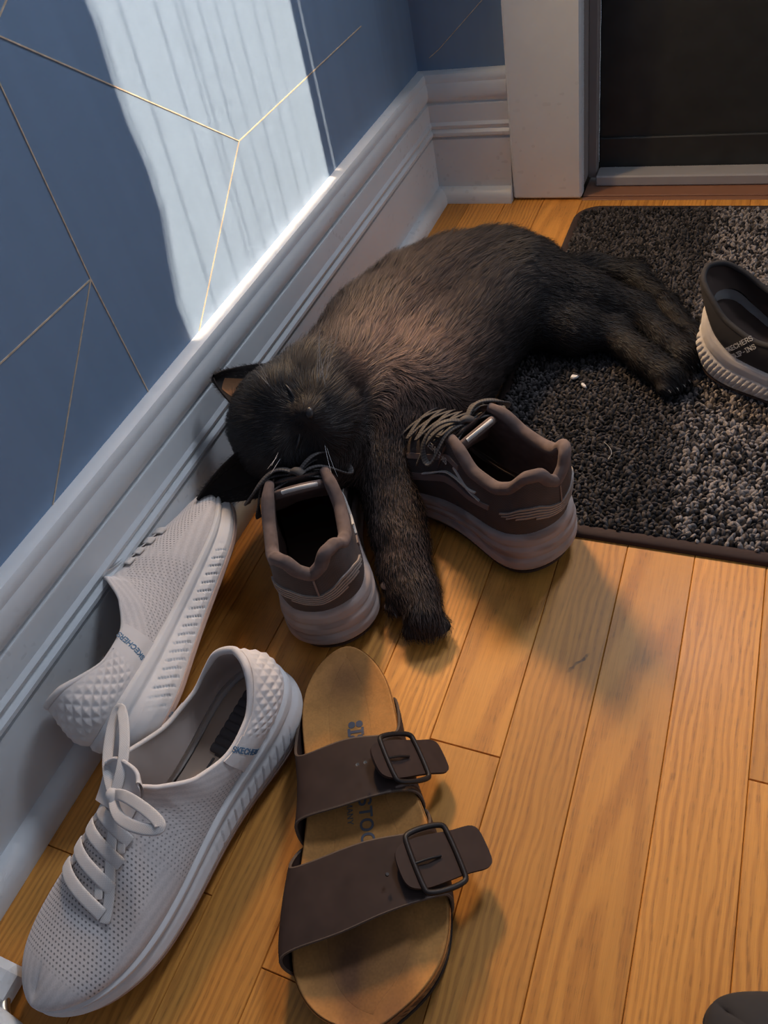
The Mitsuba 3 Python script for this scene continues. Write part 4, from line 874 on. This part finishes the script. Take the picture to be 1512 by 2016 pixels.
def build_cat():
    segs = []                                                             # a, b, ra, rb, hair length, part
    for nm, ch in CHAINS.items():
        for p, q in zip(ch[:-1], ch[1:]): segs.append((np.array(p[:3]), np.array(q[:3]), p[3], q[3], nm))
    sph = list(HEAD) + sum([toes(CHAINS[k][-1], CHAINS[k][-2], CHAINS[k][-1][3]) for k in ('arm_a', 'arm_b', 'leg_a', 'leg_b')], [])
    def cone(P, a, b, ra, rb):
        ab = b - a; t = np.clip(((P - a) @ ab) / (ab @ ab), 0, 1); return np.linalg.norm(P - a - t[..., None] * ab, axis=-1) - (ra + (rb - ra) * t)
    h = .0036; lo = np.array([.02, -.85, -.006]); hi = np.array([.48, -.20, .19]); N = np.ceil((hi - lo) / h).astype(int)
    ax = [lo[i] + h * np.arange(N[i]) for i in range(3)]
    F = np.full(N, .2)
    def blend(fn, c, R, k):
        a = np.maximum(((c[0] - R - lo) / h).astype(int), 0); b = np.minimum(((c[1] + R - lo) / h).astype(int) + 2, N)
        if (b <= a).any(): return
        sl = tuple(slice(x, y) for x, y in zip(a, b)); G = np.stack(np.meshgrid(*[ax[i][sl[i]] for i in range(3)], indexing='ij'), -1)
        d = fn(G); f = F[sl]; m = np.clip(.5 + .5 * (f - d) / k, 0, 1)
        F[sl] = f * (1 - m) + d * m - k * m * (1 - m)
    order = ['spine', 'belly', 'leg_b', 'leg_a', 'arm_a', 'arm_b', 'tail']
    for nm in order:
        for a, b, ra, rb, n_ in segs:
            if n_ == nm: blend(lambda G: cone(G, a, b, ra, rb), (np.minimum(a, b) - max(ra, rb), np.maximum(a, b) + max(ra, rb)), .03, .022 if nm in ('spine', 'belly') else .010)
    for i, (c, r) in enumerate(sph): blend(lambda G: np.linalg.norm(G - c, axis=-1) - r, (c - r, c + r), .02, .010 if i < len(HEAD) else .004)
    X, Y, Z = np.meshgrid(*ax, indexing='ij')
    # hollows of the closed eyes
    for l in (.0185, -.0185):
        e = hd(.0465, l, .004); blendc = np.exp(-(((X - e[0]) ** 2 + (Y - e[1]) ** 2 + (Z - e[2]) ** 2) / .008 ** 2)); F += .003 * blendc
    # it lies over the toes of the two running shoes
    for M_ in (M_L, M_R):
        for a_, b_, r_, z_ in ((.15, .235, .047, .020), (.11, .16, .046, .040)):
            p0, p1 = (M_ @ [a_, .002, z_, 1])[:3], (M_ @ [b_, .004, z_ - .006, 1])[:3]
            d = cone(np.stack([X, Y, Z], -1), p0, p1, r_, r_ * .95); m = np.clip(.5 + .5 * (-d - F) / .012, 0, 1); F = F * (1 - m) - d * m + .012 * m * (1 - m)
    # the body settles flat on the floor and against the board
    fl = .004 + .006 * sstep(.235, .25, X)
    F = np.maximum(F, fl - Z + .0)
    F += .0025 * (meshkit.fbm(np.stack([X, Y, Z], -1) * 28, 2, 5) - .5)
    v, f = surface_nets(F, lo, h)
    body = trimesh.Trimesh(v, f, process=False)
    trimesh.smoothing.filter_taubin(body, iterations=8)
    if body.volume < 0: body.invert()
    scene['cat__body'] = mikit.ply(body, 'm_cat_skin', True)
    # ---- fur
    r = np.random.RandomState(11)
    tri = body.triangles; ar = body.area_faces; cen = tri.mean(1)
    w = ar * np.where(cen[:, 2] < .012, .15, 1) * np.where(np.linalg.norm(cen - HC, axis=1) < .08, 1.4, 1)
    nh = 125000; k = r.choice(len(ar), nh, p=w / w.sum()); u = r.uniform(0, 1, (nh, 2)); fl_ = u.sum(1) > 1; u[fl_] = 1 - u[fl_]
    P = tri[k, 0] + u[:, :1] * (tri[k, 1] - tri[k, 0]) + u[:, 1:] * (tri[k, 2] - tri[k, 0])
    vn = body.vertex_normals; fc = body.faces[k]; Nn = vn[fc[:, 0]] * (1 - u.sum(1, keepdims=True)) + vn[fc[:, 1]] * u[:, :1] + vn[fc[:, 2]] * u[:, 1:]; Nn /= np.linalg.norm(Nn, axis=1, keepdims=True)
    D = np.zeros((nh, 3)); L = np.zeros(nh); Wt = np.zeros(nh)
    hl = {'spine': .019, 'belly': .018, 'arm_a': .0095, 'arm_b': .0095, 'leg_a': .011, 'leg_b': .010, 'tail': .016}
    for a, b, ra, rb, nm in segs:
        ww = np.exp(-np.maximum(cone(P, a, b, ra, rb), 0) / .006) + 1e-12; d = (b - a) / np.linalg.norm(b - a)
        D += ww[:, None] * d; L += ww * hl[nm] * np.clip(min(ra, rb) / .016, .55, 1) ** .5; Wt += ww
    dh = np.linalg.norm(P - HC, axis=1); wh = sstep(.076, .058, dh)[:, None]
    nose = hd(.055, 0, -.012); dn = P - nose; dn /= np.linalg.norm(dn, axis=1, keepdims=True) + 1e-9
    D = D / Wt[:, None] * (1 - wh) + dn * wh; L = L / Wt * (1 - wh[:, 0]) + .0075 * wh[:, 0]
    L *= np.where(np.linalg.norm(P - nose, axis=1) < .022, .45, 1)
    ruff = np.exp(-((np.linalg.norm(P - [.160, -.600, .12], axis=1) / .055) ** 2)) * (1 - wh[:, 0]); L *= 1 + .35 * ruff
    cl = meshkit.noise(P * 190, 3) - .5; cl2 = meshkit.noise(P * 190, 9) - .5; cl3 = meshkit.noise(P * 55, 4) - .5; cl4 = meshkit.noise(P * 55, 6) - .5
    D = D - Nn * (D * Nn).sum(1, keepdims=True); D /= np.linalg.norm(D, axis=1, keepdims=True) + 1e-9
    side = np.cross(Nn, D)
    D = D + side * (cl * .9 + cl3 * .9 + r.normal(0, .10, nh))[:, None] * (.45 + .8 * ruff)[:, None]; D /= np.linalg.norm(D, axis=1, keepdims=True)
    L *= r.uniform(.65, 1.1, nh); lift = np.clip(.26 + .35 * cl2 + .30 * cl4 + r.normal(0, .06, nh) + .15 * ruff, .06, .8)
    ends = P + (D * np.cos(lift)[:, None] + Nn * np.sin(lift)[:, None]) * L[:, None]
    mid = P + (D * np.cos(lift * 1.5)[:, None] + Nn * np.sin(lift * 1.5)[:, None]) * L[:, None] * .5
    ends[:, 2] = np.maximum(ends[:, 2], .004); mid[:, 2] = np.maximum(mid[:, 2], .003); ends[:, 0] = np.maximum(ends[:, 0], .016); mid[:, 0] = np.maximum(mid[:, 0], .0155)
    S = np.cross(D, Nn); S /= np.linalg.norm(S, axis=1, keepdims=True) + 1e-9; wd = (np.where(dh < .078, .00017, .00026) * r.uniform(.7, 1.3, nh))[:, None]
    P0 = P - Nn * .0006
    V = np.stack([P0 - S * wd, P0 + S * wd, mid - S * wd * .85, mid + S * wd * .85, ends], 1).reshape(-1, 3)
    o = (np.arange(nh) * 5)[:, None]; Fh = np.concatenate([o + [0, 1, 3], o + [0, 3, 2], o + [2, 3, 4]], 0)
    Nh = Nn + .35 * D * 0 + S * r.uniform(-.5, .5, nh)[:, None]; Nh /= np.linalg.norm(Nh, axis=1, keepdims=True)
    # coat: near black, rusty on the neck, flank and forelegs
    rust = np.exp(-((np.linalg.norm((P - [.172, -.580, .12]) * [1, 1, .7], axis=1) / .062) ** 2)) * (1 - wh[:, 0]) * .95 + .16 * np.exp(-((np.linalg.norm(P - [.16, -.46, .14], axis=1) / .10) ** 2)) + .45 * (Wt * 0 + np.exp(-((np.linalg.norm(P - [.225, -.74, .04], axis=1) / .08) ** 2)))
    rust = np.clip(rust, 0, 1)[:, None]
    col = np.array(COAT_DARK) * (1 - rust) + np.array(COAT_RUST) * rust
    col = col * r.uniform(.55, 1.5, (nh, 1))
    Cv = np.repeat(col, 5, 0) * np.tile(np.array([.6, .6, 1, 1, 1.3])[:, None], (nh, 1))
    path = meshkit.write_ply((V, Fh), False, None, Cv, normals=np.repeat(Nh, 5, 0))
    scene['cat__fur'] = {'type': 'ply', 'filename': path, 'face_normals': False, 'bsdf': {'type': 'ref', 'id': 'm_fur'}}
    lab('cat__fur', 'black fur with a rusty tinge on the neck', kind='stuff')
    # ---- ears
    def ear(sgn):
        base, tip = hd(.000, .027 * sgn, .026), hd(.008, .040 * sgn, .052) if sgn > 0 else hd(.004, -.046, .076)
        ax_ = tip - base; Lh = np.linalg.norm(ax_); ax_ = ax_ / Lh
        out = HF * 1.0 + HL * sgn * .50; out -= ax_ * (out @ ax_); out /= np.linalg.norm(out); sd = np.cross(ax_, out)
        nu, nv = 22, 19; G = np.zeros((nu, nv, 3)); t = np.linspace(-.12, 1, nu); a = np.linspace(-1, 1, nv)
        for i, tt in enumerate(t):
            wv_ = .0275 * (1 - max(tt, 0) ** 1.35) ** .82 + .0012
            G[i] = base + ax_ * (tt * Lh) + np.outer(a * wv_, sd) + np.outer((a ** 2 - .55) * .014 * (1 - .55 * max(tt, 0)), out) + out * (-.004 * math.sin(max(tt, 0) * 2.6))
        N = np.cross(np.gradient(G, axis=0), np.gradient(G, axis=1)); N /= np.linalg.norm(N, axis=2, keepdims=True) + 1e-9
        if (N[nu // 2, nv // 2] @ out) < 0: N = -N
        back = G - N * .0016
        m = grid(np.concatenate([G, back[:, ::-1]], 1), wv=True)
        if m.volume < 0: m.invert()
        k_ = put('cat__ear', m, 'm_cat_skin', True)
        q = G[4:17, 5:15] + N[4:17, 5:15] * .0004; put(k_ + '__inner', grid(q), 'm_ear_inner' if sgn > 0 else 'm_cat_skin', True)
        # short hair on the back and tufts along the inner edge
        st = []; rr = np.random.RandomState(5 + sgn)
        for _ in range(2200):
            i, j = rr.randint(1, nu - 1), rr.randint(0, nv); back_ = rr.rand() < .7
            p = (back if back_ else G)[i, j]; n_ = -N[i, j] if back_ else N[i, j]
            if not back_ and (abs(j - nv // 2) < 6): continue
            d = ax_ * .8 + n_ * .35 + rr.normal(0, .18, 3); st.append((p, d / np.linalg.norm(d), rr.uniform(.003, .006), n_))
        for _ in range(90):
            i = rr.randint(2, 11); p = G[i, 1 + rr.randint(0, 4)]; d = out * .9 + ax_ * rr.uniform(.1, .9) + sd * rr.uniform(.1, .7); st.append((p, d / np.linalg.norm(d), rr.uniform(.010, .020), out))
        A = np.array([s_[0] for s_ in st]); Dd = np.array([s_[1] for s_ in st]); Ll = np.array([s_[2] for s_ in st])[:, None]; Sd = np.cross(Dd, np.array([s_[3] for s_ in st])); Sd /= np.linalg.norm(Sd, axis=1, keepdims=True) + 1e-9
        Vv = np.stack([A - Sd * .00016, A + Sd * .00016, A + Dd * Ll], 1).reshape(-1, 3)
        kk = put(k_ + '__hair', tm(Vv, np.arange(len(Vv)).reshape(-1, 3)), 'm_ear_hair'); lab(kk, kind='stuff')
        if sgn > 0: lab(k_ + '__inner', 'warm orange inside of the ear')
    ear(1); ear(-1)
    # ---- nose, closed eyes, mouth line, whiskers, pads, claws
    put('cat__nose', apply(trimesh.creation.icosphere(2, 1.0), frame3(hd(.0555, 0, -.0085), HF * .0032, HL * .0052, HU * .0038)), 'm_nose', True)
    for l in (1, -1):
        p = spline([hd(.0435, l * .010, -.001), hd(.0450, l * .017, .0015), hd(.0400, l * .026, .006)], 14); put('cat__closed_eye', tube(p, .0011 * np.sin(np.linspace(.3, 2.9, 14)) + .0003, 6), 'm_nose', True)
    rr = np.random.RandomState(2)
    for l in (1, -1):
        for i in range(6 if l > 0 else 2):
            a = hd(.046 + rr.uniform(-.004, .004), l * (.013 + .002 * (i % 3)), -.016 - .003 * (i // 2)); d = HL * l * 1.0 + HF * rr.uniform(.1, .5) + HU * rr.uniform(-.35, .45) + np.array([.25, 0, .1]) * (l > 0)
            d /= np.linalg.norm(d); Lw = rr.uniform(.036, .055); t = np.linspace(0, 1, 12)[:, None]
            p = a + d * Lw * t + (np.array([.2, .1, .25]) * .018) * t ** 2; put('cat__whisker', tube(p, np.linspace(.00034, .00010, 12), 5), 'm_whisker', True)
        for i in range(3):
            a = hd(.040, l * (.018 + .003 * i), .013); d = HL * l * .6 + HF * .6 + HU * rr.uniform(.2, .7); d /= np.linalg.norm(d); t = np.linspace(0, 1, 8)[:, None]
            put('cat__whisker', tube(a + d * .026 * t, np.linspace(.00026, .0001, 8), 5), 'm_whisker', True)
    for k_, dirn in (('arm_a', (-.55, -.35, .45)), ('leg_b', (.70, -.40, .2)), ('leg_a', (.75, -.3, .15))):
        e, p = np.array(CHAINS[k_][-1][:3]), np.array(CHAINS[k_][-2][:3]); d = (e - p) / np.linalg.norm(e - p); s_ = np.cross(d, [0, 0, 1]); s_ /= np.linalg.norm(s_); R_ = CHAINS[k_][-1][3]; q = np.array(dirn) / np.linalg.norm(dirn)
        for j, c in enumerate(toes(CHAINS[k_][-1], CHAINS[k_][-2], R_)):
            put('cat__toe_pad', apply(trimesh.creation.icosphere(2, 1.0), frame3(c[0] + q * c[1] * .75, d * .0036, s_ * .0026, q * .0022)), 'm_pad', True)
            cl_ = c[0] + d * c[1] * .8 + np.array([0, 0, c[1] * .3]); put('cat__claw', tube(spline([cl_, cl_ + d * .003 + [0, 0, .0006], cl_ + d * .0052 - [0, 0, .0008]], 8), np.linspace(.0009, .0001, 8), 6), 'm_claw', True)
        put('cat__paw_pad', apply(trimesh.creation.icosphere(2, 1.0), frame3(e - d * R_ * .25 + q * R_ * .86, d * .0050, s_ * .0066, q * .0026)), 'm_pad', True)
    lab('cat', 'black cat asleep on its side along the baseboard, head on the shoe toes', 'cat')
def frame3(c, a, b, d):
    M = np.eye(4); M[:3, 0], M[:3, 1], M[:3, 2], M[:3, 3] = a, b, d, c; return M
def surface_nets(F, lo, h):
    S = F < 0; n = np.array(F.shape); acc = np.zeros(tuple(n - 1) + (3,)); cnt = np.zeros(tuple(n - 1))
    cor = [np.array(c) for c in np.ndindex(2, 2, 2)]; sl = lambda c: F[c[0]:n[0] - 1 + c[0], c[1]:n[1] - 1 + c[1], c[2]:n[2] - 1 + c[2]]
    for c in cor:
        for a in range(3):
            if c[a]: continue
            e = c.copy(); e[a] = 1; f0, f1 = sl(c), sl(e); x = (f0 < 0) != (f1 < 0); t = np.where(x, f0 / np.where(x, f0 - f1, 1), 0)
            for b in range(3): acc[..., b] += np.where(x, c[b] + (t if b == a else 0), 0)
            cnt += x
    act = cnt > 0; idx = np.full(act.shape, -1); idx[act] = np.arange(act.sum())
    V = (np.argwhere(act) + acc[act] / cnt[act][:, None]) * h + lo
    Q = []
    for a in range(3):
        b, c = (a + 1) % 3, (a + 2) % 3; m = [slice(None)] * 3; m[a] = slice(0, n[a] - 1); p = [slice(None)] * 3; p[a] = slice(1, n[a])
        s0, s1 = S[tuple(m)], S[tuple(p)]; E = np.argwhere(s0 != s1); E = E[(E[:, b] > 0) & (E[:, c] > 0) & (E[:, b] < n[b] - 1) & (E[:, c] < n[c] - 1)]
        fl = s0[tuple(E.T)]; ob, oc = np.zeros(3, int), np.zeros(3, int); ob[b] = 1; oc[c] = 1
        q = np.stack([idx[tuple((E - ob - oc).T)], idx[tuple((E - oc).T)], idx[tuple(E.T)], idx[tuple((E - ob).T)]], 1)
        q[~fl] = q[~fl][:, ::-1]; Q.append(q)
    Q = np.vstack(Q); return V, np.vstack([Q[:, [0, 1, 2]], Q[:, [0, 2, 3]]])
COAT_DARK, COAT_RUST = (.0125, .0122, .0138), (.145, .090, .072)
plain('m_cat_skin', (0.020, 0.016, 0.015), 0.85, 0.2)
scene['m_fur'] = two({'type': 'principled', 'base_color': {'type': 'mesh_attribute', 'name': 'vertex_color'}, 'roughness': 0.60, 'specular': 0.30, 'sheen': 0.25, 'sheen_tint': 0.3})
plain('m_ear_inner', (0.22, 0.105, 0.050), 0.8, 0.2)
plain('m_ear_hair', (0.07, 0.06, 0.055), 0.6, 0.4)
plain('m_nose', (0.020, 0.016, 0.016), 0.4, 0.5)
plain('m_whisker', (0.55, 0.52, 0.50), 0.4, 0.5)
plain('m_pad', (0.085, 0.050, 0.042), 0.6, 0.4)
plain('m_claw', (0.50, 0.46, 0.42), 0.35, 0.5)
build_cat()
# ---------------------------------------------------------------- small things
def small():
    build_plain = None
    # white shoe rack reaching in at the lower left
    pts = spline([(.036, -1.1770, .021), (.070, -1.1745, .021), (.100, -1.1765, .020), (.135, -1.186, .018), (.165, -1.205, .016)], 30)
    put('shoe_rack__rail', tube(pts, .0120, 18), 'm_white', 50)
    f = box(.034, .081, -1.165, -1.1385, .0005, .022, .0055); put('shoe_rack__foot', f, 'm_white', 30)
    put('shoe_rack__brace', tube([(.074, -1.156, .010), (.082, -1.164, .012), (.090, -1.170, .014)], .0045, 10), 'm_steel', 50)
    lab('shoe_rack', 'white metal shoe rack foot and rail at the lower left corner', 'shoe rack')
    r = np.random.RandomState(6)
    def chip(p, a, b, h, yaw, label):
        k = r.uniform(.7, 1.2, 7); an = np.linspace(0, 2 * np.pi, 7, endpoint=False)
        q = np.array([(math.cos(t) * a * s, math.sin(t) * b * s) for t, s in zip(an, k)]); c, s_ = math.cos(yaw), math.sin(yaw); q = q @ np.array([[c, s_], [-s_, c]])
        v = np.vstack([np.column_stack([q, np.zeros(7)]), np.column_stack([q * .8, np.full(7, h)])]) + p
        key = put('crumb', trimesh.convex.convex_hull(v), 'm_print_white'); lab(key, label, 'crumb')
    chip((.3145, -.4450, .0100), .0052, .0036, .0018, .4, 'larger white chip lying on the door mat below the hind legs')
    chip((.3280, -.4580, .0100), .0056, .0021, .0016, 2.3, 'narrow white chip lying on the door mat beside the larger chip')
    for pts, lb in (([(.2935, -.9520, .0005), (.299, -.9540, .0022), (.303, -.9600, .0008), (.307, -.966, .0005)], 'pale loose hair curled on the oak floor right of the sandal buckles'),):
        key = put('loose_hair', tube(spline(pts, 24), .00022, 5), 'm_whisker', True); lab(key, lb, 'hair')
    for pts, lb in (([(.366, -.5450, .0110), (.371, -.551, .0128), (.376, -.5600, .0120), (.374, -.568, .0108)], 'pale loose hair on the door mat beside the right running shoe'),):
        key = put('loose_hair', tube(spline(pts, 24), .00022, 5), 'm_whisker', True); lab(key, lb, 'hair')
small()
build_black('slip_on_shoe_001', frame([.752, -1.150, 0.0], [-.86, .50, 0], [0, 0, 1]), False)
lab('slip_on_shoe_001', 'rounded tip of a black shoe in the bottom right corner of the floor', 'shoe')
